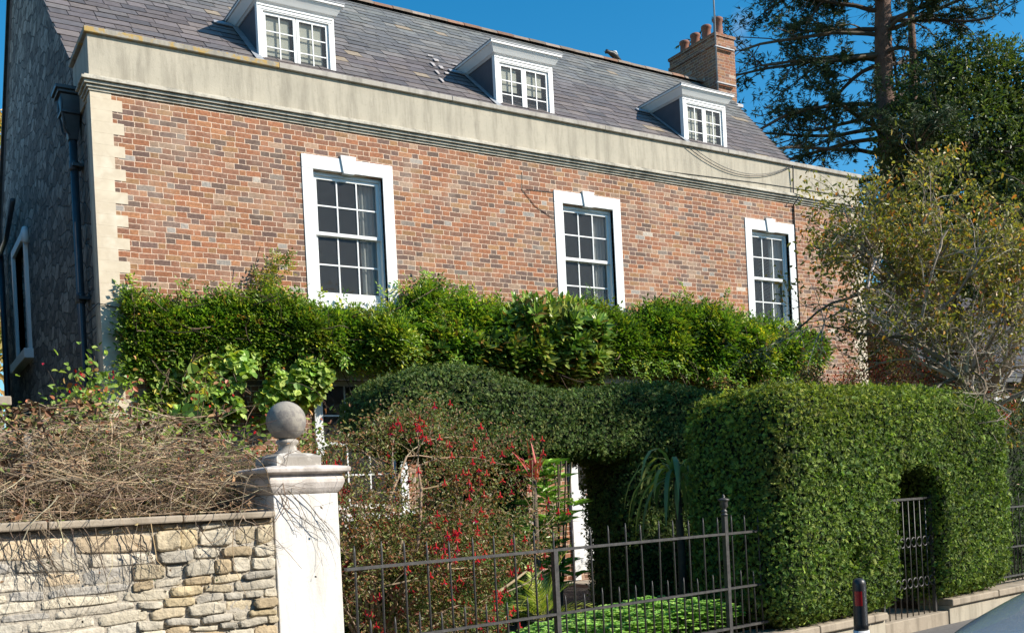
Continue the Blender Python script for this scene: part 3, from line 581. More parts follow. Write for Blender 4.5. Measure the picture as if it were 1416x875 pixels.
# ================================================================== STREET SIDE
# low wall that carries the railings
def lowwall(s0, s1, label, z=.27):
    e = empty('low_wall', L(s0, 0, -.05), label, 'wall'); b = MB(); b.lbox(s0, -.15, -.3, s1, .2, z-.075); b.build('wall_base', M['parapet'], e)
    s = s0; b = MB(); i = 0
    while s < s1-.05:
        e1 = min(s+rng.uniform(.8, 1.1), s1); b.lbox(s+.003, -.19-.003*(i % 2), z-.075, e1-.003, .24, z+.002*(i % 2)); s = e1; i += 1
    b.build('wall_coping', M['coping_plain'], e, bev=.012)
lowwall(-3.9, 2.2, 'low stone wall under the long iron railing between white pillar and gate'); lowwall(3.5, 26, 'low pale stone wall right of the gate, behind the parked car')
# railings
def railing(s0, s1, label, group=None, first=0.):
    e = empty('iron_railing', L((s0+s1)/2, 0, .27), label, 'railing', 'iron railings along the street'); m = M['iron_grey']
    for z, h in ((.365, .010), (.715, .009), (1.20, .010)):
        b = MB(); b.lbox(s0, -.018, z-h, s1-.02*(z > 1), .018, z+h); b.build('rail', m, e)
    sp = .192; long_ = short = None; s = s0+.07+first; k = 0; cnt = 0
    while s < s1-.02:
        isl = k % 2 == 0
        if cnt < 98 and not (isl and abs(s+.06) < .05):
            base = long_ if isl else short; top = 1.35 if isl else .86
            if base is None:
                b = MB(); b.tube([L(s, 0, .30), L(s, 0, top-.05), L(s, 0, top)], [.0075, .0075, .003], 6); o = b.build('bar', m, e)
                if isl: long_ = (o, s)
                else: short = (o, s)
            else:
                o = base[0].copy(); SC.collection.objects.link(o); o.parent = e; dv = (s-base[1])*ST; o.location = Vector(dv)+base[0].location; o.rotation_euler = (R(rng.normal()*.25), R(rng.normal()*.3), 0)
            cnt += 1
        s += sp/2; k += 1
    return e
rl = railing(-3.88, .47, 'long black iron railing with plain spikes between the white pillar and the clipped hedge')
b = MB(); b.lbox(-2.10, -.02, .2, -2.06, .02, 1.21); b.build('post', M['iron_grey'], rl)
b = MB(); b.lbox(-.08, -.02, .2, -.04, .02, 1.36); c_ = L(-.06, 0)
b.lathe(c_, [(.022, 1.36), (.032, 1.365), (.032, 1.375), (.02, 1.385), (.028, 1.395), (.028, 1.405), (.018, 1.412), (.02, 1.425), (.038, 1.445), (.034, 1.475), (.040, 1.49), (.052, 1.50), (.050, 1.507), (.03, 1.515), (.012, 1.522), (.014, 1.535), (.006, 1.548), (.001, 1.553)], 14)
b.build('post', M['iron_grey'], rl)
railing(4.95, 9.0, 'short stretch of black iron railing right of the arched hedge, at the frame edge')
# gate in the hedge arch
gt = empty('garden_gate', L(2.85, .1, .05), 'narrow black iron gate with two rows of rings inside the hedge archway', 'gate')
g0, g1, gd = 2.33, 3.36, -.06
for z in (.10, 1.39):
    b = MB(); b.lbox(g0, gd-.015, z-.012, g1, gd+.015, z+.012); b.build('rail', M['iron_grey'], gt)
for s_ in (g0, g1):
    b = MB(); b.lbox(s_-.015, gd-.016, .02, s_+.015, gd+.016, 1.42); b.build('gate_stile', M['iron_grey'], gt)
n_ = 9
for i in range(1, n_):
    s_ = g0+(g1-g0)*i/n_; b = MB(); b.tube([L(s_, gd, .05), L(s_, gd, 1.39)], .007, 6); b.build('bar', M['iron_grey'], gt)
    for z in (.50, .93):
        a = np.linspace(0, 2*math.pi, 17); b = MB(); cs_ = s_+(g1-g0)/n_/2
        if cs_ < g1-.03:
            b.tube([L(cs_+.047*math.cos(q), gd-.012, z+.05*math.sin(q)) for q in a], .0075, 6, None, False); b.build('ring', M['iron_grey'], gt)
b = MB(); b.lbox(2.21, -.14, -.05, 3.49, .6, .145); tag(b.build('stone_step', M['coping_plain'], None, .01, L(2.85, .2, 0)), 'worn stone step at the foot of the narrow iron gate', 'step')
# pillar with ball finial
pe = empty('gate_pillar', L(-4.135, .225, 0), 'white painted square pillar with moulded cap and a grey stone ball on top', 'pillar'); PC = L(-4.135, .225, 0)
b = MB(); b.sqloft(PC, [(.25, -.1), (.25, .22), (.235, .25), (.225, .26), (.225, 1.70)]); b.build('pillar_shaft', M['whitewall'], pe, bev=.006)
b = MB(); b.sqloft(PC, [(.226, 1.70), (.238, 1.715), (.25, 1.735), (.262, 1.77), (.262, 1.79), (.25, 1.815), (.25, 1.825), (.292, 1.835), (.296, 1.86), (.285, 1.868), (.20, 1.88)]); b.build('pillar_cap', M['capstone'], pe, bev=.006)
b = MB(); b.sqloft(PC, [(.155, 1.872), (.155, 1.935), (.148, 1.945), (.10, 1.965)]); b.lathe(PC, [(.10, 1.955), (.085, 1.975), (.062, 1.99), (.056, 2.02), (.072, 2.035), (.072, 2.05), (.055, 2.06)], 24); b.build('finial_base', M['plinthstone'], pe)
b = MB(); n_ = 22; b.lathe(PC, [(max(.128*math.sin(math.pi*i/n_), .001), 2.178-.128*math.cos(math.pi*i/n_)) for i in range(n_+1)], 36); ball = b.build('ball', M['ballstone'], pe)
# rubble garden wall: every stone modelled inside the one wall mesh
we = empty('stone_wall', L(-6, .2, 0), 'cream and ochre rubble stone garden wall left of the white pillar', 'wall')
r_ = Raw(); z = -.05
while z < 1.555:
    h = rng.uniform(.045, .12); h = min(h, 1.56-z) if 1.56-z-h > .04 else 1.56-z; s = -9.2-rng.uniform(0, .3)
    while s < -4.37:
        rough = s > -5.25
        wd = rng.uniform(.09, .24) if rough else rng.uniform(.16, .48); s1 = min(s+wd, -4.365)
        if -4.365-s1 < .06: s1 = -4.365
        nx, nz = 12, 7; gx_ = np.linspace(-1, 1, nx); gz_ = np.linspace(-1, 1, nz); X, Z = np.meshgrid(np.sign(gx_)*np.abs(gx_)**.45, np.sign(gz_)*np.abs(gz_)**.4); gap = rng.uniform(-.002, .004)
        wv = rng.uniform(-.008, .008, 2); hh = h/2-gap; sx = (s1-s)/2-gap; zc = z+h/2+wv[0]*X
        sag_ = (1-np.abs(X)**22)*(1-np.abs(Z)**12); dd = .028-.026*sag_**.5*rng.uniform(.7, 1.35 if rough else 1.0)-(rng.uniform(0, .02) if rough else 0)
        edge = 1-.20*rng.random((nz, nx))*(np.abs(X)*np.abs(Z) > .6)
        Pp = np.stack([(s+s1)/2+X*sx*edge, dd, zc+Z*hh*edge*(1-.15*np.abs(X)**3*rng.random())], -1); Pp = Pp.reshape(-1, 3)
        am = .012 if rough else .005; Pp[:, 1] += vnoise(Pp*np.array([1, 0, 1]), 16, int(rng.integers(5)))*am+rng.normal(0, .0022, len(Pp)); Pp[:, 0] += vnoise(Pp, 20, 7)*.010; Pp[:, 2] += vnoise(Pp, 14, 9)*(.012 if rough else .008)
        W_ = P0+Pp[:, :1]*ST+Pp[:, 1:2]*SN+np.array([0, 0, 1.])*Pp[:, 2:]
        ia, ja = np.meshgrid(np.arange(nz-1), np.arange(nx-1), indexing='ij'); q = np.stack([ia*nx+ja, ia*nx+ja+1, (ia+1)*nx+ja+1, (ia+1)*nx+ja], -1).reshape(-1, 4)
        pal = [(.50, .42, .29), (.52, .42, .26), (.48, .43, .34), (.55, .49, .38), (.42, .33, .21), (.44, .40, .33)] if rough else [(.60, .54, .43), (.56, .50, .40), (.62, .55, .42), (.50, .46, .38), (.60, .48, .33), (.44, .41, .36)]
        r_.put(W_, q, np.repeat(np.array(pal)[rng.integers(len(pal))][None]*rng.uniform(.85, 1.12), nx*nz, 0)); s = s1
    z += h
ws = r_.build('wall_stone', M['stone'], we, True)
b = MB(); b.lbox(-9.3, .012, -.1, -4.36, .42, 1.56); b.build('wall_mortar', M['mortar'], we)
b = MB(); s = -9.3; i = 0
while s < -4.38:
    e1 = min(s+rng.uniform(.5, .95), -4.365); hh = rng.uniform(.035, .05)
    if -4.365-e1 < .15: e1 = -4.365
    b.lbox(s+.002, -.045+rng.uniform(-.015, .01), 1.562, e1-.004, .45, 1.562+hh); s = e1; i += 1
b.build('wall_coping', M['coping_plain'], we, bev=.01)
# bollard
be = empty('bollard', atT(1187, 801, 6.3)*np.array([1, 1, 0]), 'black topped white bollard with a red reflector in front of the hedge', 'bollard'); BC = np.array([*atT(1187.5, 801, 6.3)[:2], 0])
b = MB(); b.lathe(BC, [(.048, 0), (.048, .68)], 24); b.build('white_sleeve', M['white_plastic'], be)
b = MB(); b.lathe(BC, [(.0445, .68), (.0435, .72), (.041, .94), (.041, .965), (.037, .985), (.027, .997), (.012, 1.003), (.001, 1.004)], 24); b.build('bollard_cap', M['plastic'], be)
b = MB(); a0 = math.atan2(-BC[1], -BC[0])-.15; fs = []
V = [(BC[0]+.0455*math.cos(a0+t_), BC[1]+.0455*math.sin(a0+t_), zz) for zz in (.835, .925) for t_ in np.linspace(-.55, .5, 8)]; b.add(V, [(i, i+1, 9+i, 8+i) for i in range(7)], None, True); b.build('reflector', M['red_reflector'], be)
b = MB(); b.lathe(BC, [(.07, 0), (.07, .03), (.05, .04)], 20); b.build('bollard_foot', M['plastic'], be)
# parked car, nose towards the left
ca = empty('parked_car', L(1.0, -3.45, -.1), 'silver blue parked car, only its bonnet corner in view at the bottom right', 'car')
CX0 = -1.72; CD = -3.42; ZG = -.10
def cp(x, y, z): return L(CX0+x, CD+y, ZG+z)
sta = [(0.0, .30, .50, .48, .48), (.05, .22, .62, .60, .62), (.16, .18, .72, .69, .74), (.35, .17, .79, .75, .80), (.7, .17, .845, .80, .85), (1.1, .17, .89, .85, .87), (1.45, .17, .935, .90, .88), (2.0, .17, 1.0, .96, .885), (3.0, .17, 1.0, .98, .885), (3.6, .18, 1.02, .99, .87), (3.95, .22, 1.0, .95, .82), (4.1, .3, .8, .75, .72)]
def ring_(x, zl, zt, zs, hw): return [(x, yy*hw, z_) for yy, z_ in ((0, zl), (.8, zl), (.97, zl+.06), (1, (zl+zs)/2), (.985, zs-.06), (.93, zs), (.7, zs+(zt-zs)*.6+.005), (.35, zt-.004), (0, zt))]
b = MB(); V = []
for st_ in sta:
    rr = ring_(*st_); V += [cp(*p) for p in rr]+[cp(p[0], -p[1], p[2]) for p in rr[-2:0:-1]]
m_ = 16; b.add(V, [(i*m_+j, i*m_+(j+1) % m_, (i+1)*m_+(j+1) % m_, (i+1)*m_+j) for i in range(len(sta)-1) for j in range(m_)]+[tuple(range(m_))[::-1], tuple((len(sta)-1)*m_+j for j in range(m_))], None, True)
cb = b.build('body', M['paint'], ca); sd = cb.modifiers.new('smooth', 'SUBSURF'); sd.levels = 2; sd.render_levels = 2
b = MB(); cab = [(1.55, .85, .96, .80), (2.15, .975, 1.43, .62), (2.4, .975, 1.47, .60), (3.1, .975, 1.44, .60), (3.85, .99, 1.08, .70)]; V = []
for x, zl, zt, hw in cab: V += [cp(x, s_*k_, z_) for s_, k_, z_ in ((1, .80, zl), (1, hw, zt-.03), (1, hw-.12, zt), (-1, hw-.12, zt), (-1, hw, zt-.03), (-1, .80, zl))]
b.add(V, [(i*6+j, i*6+j+1, (i+1)*6+j+1, (i+1)*6+j) for i in range(4) for j in range(5)], None, True); b.build('windscreen', M['car_glass'], ca)
b = MB(); V = []
for x, zt, hw in ((2.12, 1.405, .6), (2.4, 1.475, .585), (3.1, 1.445, .585), (3.5, 1.30, .6)): V += [cp(x, -hw, zt-.03), cp(x, -hw+.12, zt+.008), cp(x, hw-.12, zt+.008), cp(x, hw, zt-.03)]
b.add(V, [(i*4+j, i*4+j+1, (i+1)*4+j+1, (i+1)*4+j) for i in range(3) for j in range(3)], None, True); b.build('car_roof', M['paint'], ca)
for s_ in (1, -1):
    b = MB(); b.tube([cp(.10, s_*.56, .60), cp(.16, s_*.64, .64), cp(.30, s_*.74, .69), cp(.46, s_*.79, .72)], [.045, .062, .055, .015], 10); b.build('headlight', M['lamp'], ca)
    b = MB(); b.tube([cp(2.35, s_*.80, .98), cp(2.37, s_*.90, 1.02), cp(2.39, s_*.97, 1.03)], [.03, .075, .03], 10); b.build('wing_mirror', M['paint'], ca)
    for x in (.78, 3.3):
        b = MB(); b.tube([cp(x, s_*.70, .31), cp(x, s_*.72, .31), cp(x, s_*.87, .31), cp(x, s_*.89, .31)], [.28, .31, .31, .27], 28); w_ = b.build('wheel', M['rubber'], ca); b = MB(); b.tube([cp(x, s_*.84, .31), cp(x, s_*.895, .31)], [.20, .19], 20); b.build('rim', M['chrome'], w_)
b = MB()
for x, z_ in ((1.42, .945), (1.52, .96)): b.tube([cp(x, y, z_+.004-.05*abs(y)) for y in (-.7, -.35, 0, .35, .7)], .012, 6)
b.build('wiper_cowl', M['plastic'], ca)

# ================================================================== NEIGHBOURING BUILDINGS BEYOND, UNSEEN LIGHT BLOCKERS
ne = empty('slate_cottage', (25, 17, 0), 'low cottage with a slate roof coloured dark for tree shade, beyond the right end of the brick house', 'cottage')
b = MB(); b.box(20.0, 14.0, 0, 25.4, 20, 4.0); b.add([(20, 14, 4), (20, 20, 4), (20, 17, 6.55)], [(0, 1, 2)]); b.build('cottage_wall', plain('shade_toned_render', (.13, .10, .07), (.09, .07, .05), 4, .95, .4), ne)  # render toned darker for the tree shade over the cottage
r_ = Raw(); VV = []; CC = []
for k in range(20):
    y0 = 13.75+k*.1635; x = 19.85+rng.uniform(-.02, .02)
    while x < 25.6:
        x1 = x+rng.uniform(.25, .45); z0 = 3.85+(y0-13.75)*.85; zz = z0+.2*.85; VV.append([(x, y0, z0+.02), (x1-.006, y0, z0+.02+rng.uniform(0, .01)), (x1-.006, y0+.2, zz+.005), (x, y0+.2, zz+.005)]); CC.append(np.repeat(pick(1, [(.055, .052, .06), (.045, .043, .05), (.065, .06, .066)], .2), 4, 0)); x = x1  # slates coloured darker to put tree shade on this roof
VV = np.array(VV); r_.put(VV, np.arange(len(VV)*4).reshape(-1, 4), np.array(CC)); Vb = np.array([[(19.85, 17, 6.62), (25.6, 17, 6.62), (25.6, 20.3, 3.8), (19.85, 20.3, 3.8)], [(19.85, 13.75, 3.85), (19.85, 13.75, 3.75), (25.6, 13.75, 3.75), (25.6, 13.75, 3.85)], [(19.85, 13.75, 3.85), (19.85, 17, 6.62), (19.85, 17, 6.5), (19.85, 13.75, 3.75)]]); r_.put(Vb, np.arange(12).reshape(3, 4), np.full((12, 3), .1)); r_.build('cottage_roof', M['slate'], ne)
b = MB()
for x0, x1 in ((21.7, 22.5), (23.0, 23.8), (24.6, 26)): sash(b, x0, x1, 2.0, 3.4, 13.95, 2, 3, .03, .07, .045)
b.build('cottage_window', M['white'], ne)
b = MB(); b.box(20.6, 13.98, 2.0, 26.2, 13.995, 3.45); b.build('pane', M['dark_room'], ne)
sh = empty('garden_wall', (1.2, 12, 0), 'pale flat topped garden wall behind the dead vines at far left', 'wall'); b = MB(); b.box(-4, 9.7, 0, .95, 9.9, 2.62); b.build('wall_base', M['mortar'], sh); b = MB(); b.box(-4, 9.62, 2.62, 1.02, 9.98, 2.70); b.build('wall_coping', M['coping_plain'], sh, bev=.01)
nl_ = empty('unseen_side_cottage', (-7, 20, 0), 'unseen grey stone cottage added left of the brick house to darken its gable', 'cottage'); b = MB(); b.box(-13, 9, 0, -2.2, 30, 6.2); b.build('cottage_wall', M['gable'], nl_)  # out-of-view house added to cut sky fill on the gable
b = MB(); b.add([(-1.9, 8.7, 6.0), (-1.9, 30.3, 6.0), (-7.5, 30.3, 10.5), (-7.5, 8.7, 10.5), (-13.3, 8.7, 6.0), (-13.3, 30.3, 6.0)], [(0, 1, 2, 3), (3, 2, 5, 4), (0, 3, 4), (1, 5, 2)]); b.build('cottage_roof', M['cheek'], nl_)
for k_, (x0_, x1_, h_0, lb) in enumerate(((-24, -10.5, 5.6, 'unseen cottage added across the street to block low sky, leftmost of the row'), (-10, 3.5, 5.0, 'unseen cottage added across the street to block low sky, middle of the row'), (4, 19, 5.3, 'unseen cottage added across the street to block low sky, rightmost of the row'))):
    e = empty('unseen_street_cottage', L(x0_, -12, -.1), lb, 'cottage', 'unseen cottages added to block low sky light'); b = MB(); b.lbox(x0_, -19, -.1, x1_, -11, h_0); b.build('cottage_wall', M['render_brown'], e); b = MB(); b.add([L(x0_-.2, -10.8, h_0), L(x1_+.2, -10.8, h_0), L(x1_+.2, -15, h_0+3), L(x0_-.2, -15, h_0+3), L(x0_-.2, -19.2, h_0), L(x1_+.2, -19.2, h_0)], [(0, 1, 2, 3), (3, 2, 5, 4), (0, 3, 4), (1, 5, 2)]); b.build('cottage_roof', M['cheek'], e)  # row behind the camera, added to block horizon light and deepen shadows
nb = empty('dark_outbuilding', (.5, 22, 0), 'dark timber outbuilding edge at the far left of the picture', 'outbuilding'); b = MB(); b.box(-6, 20, 0, 1.0, 30, 7.2); b.build('outbuilding_wall', M['black_iron'], nb); b = MB(); b.hexa([(-6.3, 19.7, 7.2), (1.25, 19.7, 7.2), (1.25, 30, 7.2), (-6.3, 30, 7.2), (-6.3, 19.7, 7.3), (1.25, 19.7, 7.3), (1.25, 30, 8.2), (-6.3, 30, 8.2)]); b.build('outbuilding_roof', M['slate'], nb)

# ================================================================== CLIPPED HEDGES
def weather(P, C): f = np.clip((vnoise(P, 3.2, 41)-.42)*1.6, 0, .55)[:, None]*(rng.random((len(P), 1)) < .8); return C*(1-f)+f*np.array([.105, .085, .035])
def hedge(root, sdf, lo, hi, h, n, size, cols, wts=None, lev=-.09, k=5, name='foliage', sunny=None):
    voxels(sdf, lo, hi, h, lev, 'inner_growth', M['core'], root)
    P, N_ = shell(sdf, lo, hi, n); C = pick(len(P), cols, .25, wts)
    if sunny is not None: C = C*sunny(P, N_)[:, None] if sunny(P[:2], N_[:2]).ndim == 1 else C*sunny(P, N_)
    C = weather(P, C)*np.clip(1+.25*vnoise(P, 5., 43), .7, 1.3)[:, None]; r_ = Raw(); m_ = len(P)//90; sprigs(r_, P[:m_]+N_[:m_]*.03, N_[:m_]*1.6, size*1.9, C[:m_]*1.15, k, .2); sprigs(r_, P-N_*.01+N_*rng.exponential(.012, (len(P), 1)), N_, size*rng.uniform(.7, 1.4, len(P)), C, k); return r_.build(name, M['yew'], root)
def toL(p): q = p-P0; return np.stack([q@ST, q@SN, p[:, 2]], 1)
def sdfB(p):
    q = toL(p); zt = np.interp(q[:, 0], [.3, .7, 1.2, 3.3, 4.4, 4.9], [2.40, 2.50, 2.56, 2.60, 2.52, 2.40])
    d = rbox(np.stack([q[:, 0], q[:, 1], q[:, 2]*2.55/zt], 1), (2.68, .35, 1.42), (2.24, .62, 1.13), .30)
    x = (q[:, 0]-2.84); arch = np.where(q[:, 2] > 1.36, np.hypot(x, (q[:, 2]-1.36)*1.25)-.50, np.abs(x)-.50)
    hole = np.linalg.norm((q-np.array([1.60, -.28, .88]))/np.array([1.25, 1.1, .8]), axis=1)-.15
    d = np.maximum(d, -arch); d = np.maximum(d, -hole)
    return d+.035*vnoise(p, 2.2, 1)+.018*vnoise(p, 8., 2)
hb = empty('yew_hedge', L(2.7, .3, 0), 'tall bright green clipped yew hedge with an arched gateway cut through it', 'hedge', 'clipped yew hedges')
lo, hi = L(.2, -.6, .1)-np.array([.3, .2, 0]), L(5.2, 1.3, 2.9)+np.array([.3, .3, 0])
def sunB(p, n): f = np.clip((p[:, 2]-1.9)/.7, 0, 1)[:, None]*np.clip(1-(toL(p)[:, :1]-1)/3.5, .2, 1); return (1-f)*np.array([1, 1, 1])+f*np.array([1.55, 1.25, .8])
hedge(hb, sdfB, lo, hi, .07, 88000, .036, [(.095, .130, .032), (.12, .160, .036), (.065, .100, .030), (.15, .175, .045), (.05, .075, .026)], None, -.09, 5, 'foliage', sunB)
def sdfA(p):
    zt = np.interp(p[:, 0], [4.2, 4.6, 5.0, 5.4, 5.85, 6.4, 6.85, 7.3, 7.9, 8.5, 9.4], [2.66, 2.92, 3.06, 3.07, 2.98, 2.83, 2.79, 2.84, 2.93, 2.90, 2.82]); zb = np.interp(p[:, 0], [4.2, 5.2, 6.0, 7, 9], [2.30, 2.08, 2.0, 2.02, 2.0])
    z = (p[:, 2]-zb)/(zt-zb); d = rbox(np.stack([p[:, 0], p[:, 1], z*.9], 1), (6.95, 9.95, .45), (2.58, .66, .45), .24)
    leg = rbox(p, (8.50, 10.0, 1.1), (.90, .55, 1.2), .25); leg2 = rbox(p, (5.95, 10.3, 1.1), (.62, .3, 1.2), .2)
    return np.minimum(np.minimum(d, leg), leg2)+.04*vnoise(p, 2., 4)+.02*vnoise(p, 7., 5)
ha = empty('yew_hedge', (7, 10, 0), 'dark green cloud clipped yew canopy with a wavy top in front of the windows', 'hedge', 'clipped yew hedges')
hedge(ha, sdfA, (4.1, 9.1, 0), (9.8, 10.9, 3.3), .08, 88000, .035, [(.055, .085, .028), (.07, .10, .032), (.085, .105, .035), (.045, .07, .026), (.10, .11, .04)])
def sdfC(p): return ell(p, (4.15, 8.25, .55), (.78, .66, .92))+.04*vnoise(p, 3., 6)
hc = empty('clipped_bush', (4.1, 8.2, 0), 'rounded dark green clipped bush behind the railing under the fuchsia', 'bush')
hedge(hc, sdfC, (3.1, 7.3, .05), (5.2, 9.2, 1.7), .07, 22000, .034, [(.05, .085, .025), (.07, .11, .03), (.04, .07, .02)])
def sdfD(p): q = toL(p); return rbox(q, (8.5, 1.35, 1.1), (3.3, .55, 1.55), .3)+.05*vnoise(p, 2.2, 8)
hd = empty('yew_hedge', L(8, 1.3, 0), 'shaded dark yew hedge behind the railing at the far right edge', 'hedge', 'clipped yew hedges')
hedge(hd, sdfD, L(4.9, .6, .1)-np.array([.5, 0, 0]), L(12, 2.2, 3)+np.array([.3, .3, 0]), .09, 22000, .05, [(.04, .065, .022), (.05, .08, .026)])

# ================================================================== SHRUBS AND CLIMBERS ON THE HOUSE
def branchy(P, D, Ln, R0, n_child, depth, wander=.3, grav=0., spread=.7, k=7, shrink=.6, rsh=.55):
    """recursive twigs: returns list of (pts(n,k,3), radius(n,k)) and the tip curves"""
    out = []; c = curves(P, D, Ln, k, wander, grav); rr = np.linspace(1, .45, k)[None]*np.broadcast_to(R0, (len(P),))[:, None]; out.append((c, rr)); tips = c
    if depth > 0:
        i = rng.integers(2, k, (len(P), n_child)); cc = c[np.arange(len(P))[:, None], i].reshape(-1, 3); t_ = (c[np.arange(len(P))[:, None], i]-c[np.arange(len(P))[:, None], i-1]).reshape(-1, 3)
        r0 = rr[np.arange(len(P))[:, None], i].reshape(-1)*rsh; d = unit(unit(t_)+ru(len(cc))*spread); ln = np.repeat(np.broadcast_to(Ln, (len(P),)), n_child)*shrink*rng.uniform(.6, 1.25, len(cc))
        sub, tips = branchy(cc, d, ln, r0, n_child, depth-1, wander, grav, spread, max(k-1, 4), shrink, rsh); out += sub
    return out, tips
def puttubes(r_, lst, cols, sides=(7, 5, 3, 3, 3), var=.15):
    for i, (c, rr) in enumerate(lst): r_.tubes(c, rr, pick(len(c), cols, var), sides[min(i, 4)])
def pinnate(r_, P, D, Nn, Ln, lf, C, pairs=4, asp=.42, broad=False, droop=.25):
    """a stem of paired leaflets with one at the tip"""
    D = unit(D); S = unit(np.cross(D, Nn)); U = np.cross(S, D)
    for j in range(pairs+1):
        f = (j+.6)/(pairs+.6); base = P+D*(Ln*f)[:, None]-U*(Ln*droop*f*f)[:, None]
        for sg in ((-1, 1) if j < pairs else (0,)):
            d = unit(D*(.55 if sg else 1)+S*sg*1.0-U*.15+ru(len(P))*.22); nn = U+ru(len(P))*.35
            (r_.broad if broad else r_.cards)(base, d, nn, lf*rng.uniform(.75, 1.15, len(P)), lf*asp, C*rng.uniform(.85, 1.15, (len(P), 1)))
def band(n, xs_, top, bot, bulge, seed, back=HB):
    x = rng.uniform(xs_[0], xs_[-1], n); t_ = np.interp(x, xs_, top); b_ = np.interp(x, xs_, bot); f = rng.beta(1.15, 1.15, n); z = b_+(t_-b_)*f
    z += .13*vnoise(np.stack([x, z*0, z*0], 1), 4.5, seed)*np.clip(f*2-.6, 0, 1)
    pr = np.sqrt(np.clip(4*f*(1-f), 0, 1)); dep = (np.interp(x, xs_, bulge))*pr*(.75+.45*vnoise(np.stack([x, z, z*0], 1), 2.4, seed+1))
    y = back-.04-np.clip(dep, .02, None)*rng.beta(3, 1.0, n); return np.stack([x, y, z], 1)
def climber(root, xs_, top, bot, bulge, n, Ln, lf, cols, wts, seed, kind='pinnate', mat='leaf', light=None, asp=.42, pairs=4, holes=0.):
    top = np.array(top)-.08
    P = band(n, xs_, top, bot, bulge, seed)
    if holes: P = P[vnoise(P, 2.1, seed+9) > -holes]
    n = len(P); C = pick(n, cols, .3, wts); cl = np.clip(.95+.4*vnoise(P, 1.8, seed+3), .55, 1.5)[:, None]; C = C*cl*(1+np.clip(vnoise(P, 2.7, seed+5), 0, 1)[:, None]*np.array([.55, .15, 0]))
    r_ = Raw(); D = unit(np.array([0, -.75, .15])+ru(n)*.75); Nn = unit(np.array([.25, -.75, .75])+ru(n)*.4)
    if kind == 'pinnate': pinnate(r_, P, D, Nn, Ln*rng.uniform(.7, 1.3, n), lf, C, pairs, asp)
    elif kind == 'whorl':
        A = unit(np.array([.05, -.7, .75])+ru(n)*.45); B = unit(np.cross(A, ru(n))); E_ = np.cross(A, B)
        for j in range(9):
            a = j*2.4+rng.uniform(0, .6, n); out = B*np.cos(a)[:, None]+E_*np.sin(a)[:, None]; d = unit(out*(.95-.06*j)+A*(.25+.09*j)); br = rng.random(n) < .08
            cc = np.where(br[:, None], np.array([.22, .13, .05])*rng.uniform(.7, 1.2, (n, 1)), C); r_.broad(P+A*.012*j, d, A+out*-.2, lf*rng.uniform(.7, 1.15, n), lf*.36, cc, .12, .12)
    else:
        for j in range(3): r_.broad(P+ru(n)*.05, unit(np.array([0, -.5, -.35])+ru(n)*.8), unit(np.array([.1, -.6, .75])+ru(n)*.4), lf*rng.uniform(.6, 1.3, n), lf*.85, C, .12, .2)
    if kind == 'pinnate':   # loose shoots above the top edge and hanging below the bottom edge
        ns = int((xs_[-1]-xs_[0])*10); x = rng.uniform(xs_[0]+.1, xs_[-1]-.1, ns); up_ = rng.random(ns) < .6; zz = np.where(up_, np.interp(x, xs_, top)-.08, np.interp(x, xs_, bot)+.15)
        Q = np.stack([x, HB-np.interp(x, xs_, bulge)*np.where(up_, .3, .9)-.05, zz], 1); dd = unit(np.stack([rng.normal(0, .6, ns), np.full(ns, -.15), np.where(up_, 1., -.6)], 1)); cv = curves(Q, dd, rng.uniform(.15, .48, ns), 6, .3, .05); cv[..., 1] = np.minimum(cv[..., 1], HB-.03)
        r_.tubes(cv, np.full((ns, 6), .0035), pick(ns, [(.07, .06, .03)]))
        for q_ in range(1, 6):
            for _ in range(2): pinnate(r_, cv[:, q_], unit(ru(ns)*.8+dd*.5+[0, -.3, 0]), unit(np.array([.2, -.7, .7])+ru(ns)*.4), np.full(ns, .12), lf*.85, pick(ns, cols, .3, wts)*1.1, 2, asp)
    r_.build('foliage', M[mat], root)
    m_ = max(n//60, 12); st_ = band(m_, xs_, np.array(top)-.1, np.array(bot)+.05, np.array(bulge)*.5, seed); s_ = Raw(); l_, _ = branchy(st_, unit(ru(m_)*np.array([1, .25, .6])+np.array([0, 0, .2])), .9, .012, 2, 1, .3); l_ = [(np.concatenate([np.clip(c[..., :1], xs_[0]+.05, xs_[-1]-.05), c[..., 1:2], np.minimum(c[..., 2], np.interp(c[..., 0], xs_, top)+.02)[..., None]], -1), rr) for c, rr in l_]; puttubes(s_, l_, [(.16, .11, .07), (.10, .075, .05)]); s_.build('stem', M['twig'], root)
def climb_root(name, x, label, cat='climber'): return empty(name, (x, HB-.2, .14), label, cat, 'climbing plants trained along the front of the house')
e = climb_root('jasmine_climber', 4.1, 'leafy climber with fine leaves beside the cream quoins, left end of the green band')
climber(e, [2.85, 3.1, 3.6, 4.2, 4.8, 5.2, 5.5], [4.60, 4.45, 4.40, 4.55, 4.62, 4.50, 4.35], [3.35, 3.7, 3.8, 3.8, 3.7, 3.75, 3.8], [.02, .05, .10, .22, .36, .45, .4], 4600, .21, .080, [(.075, .15, .02), (.12, .19, .025), (.045, .10, .018), (.19, .23, .035), (.20, .12, .04)], [.34, .28, .24, .11, .03], 20, holes=.8)
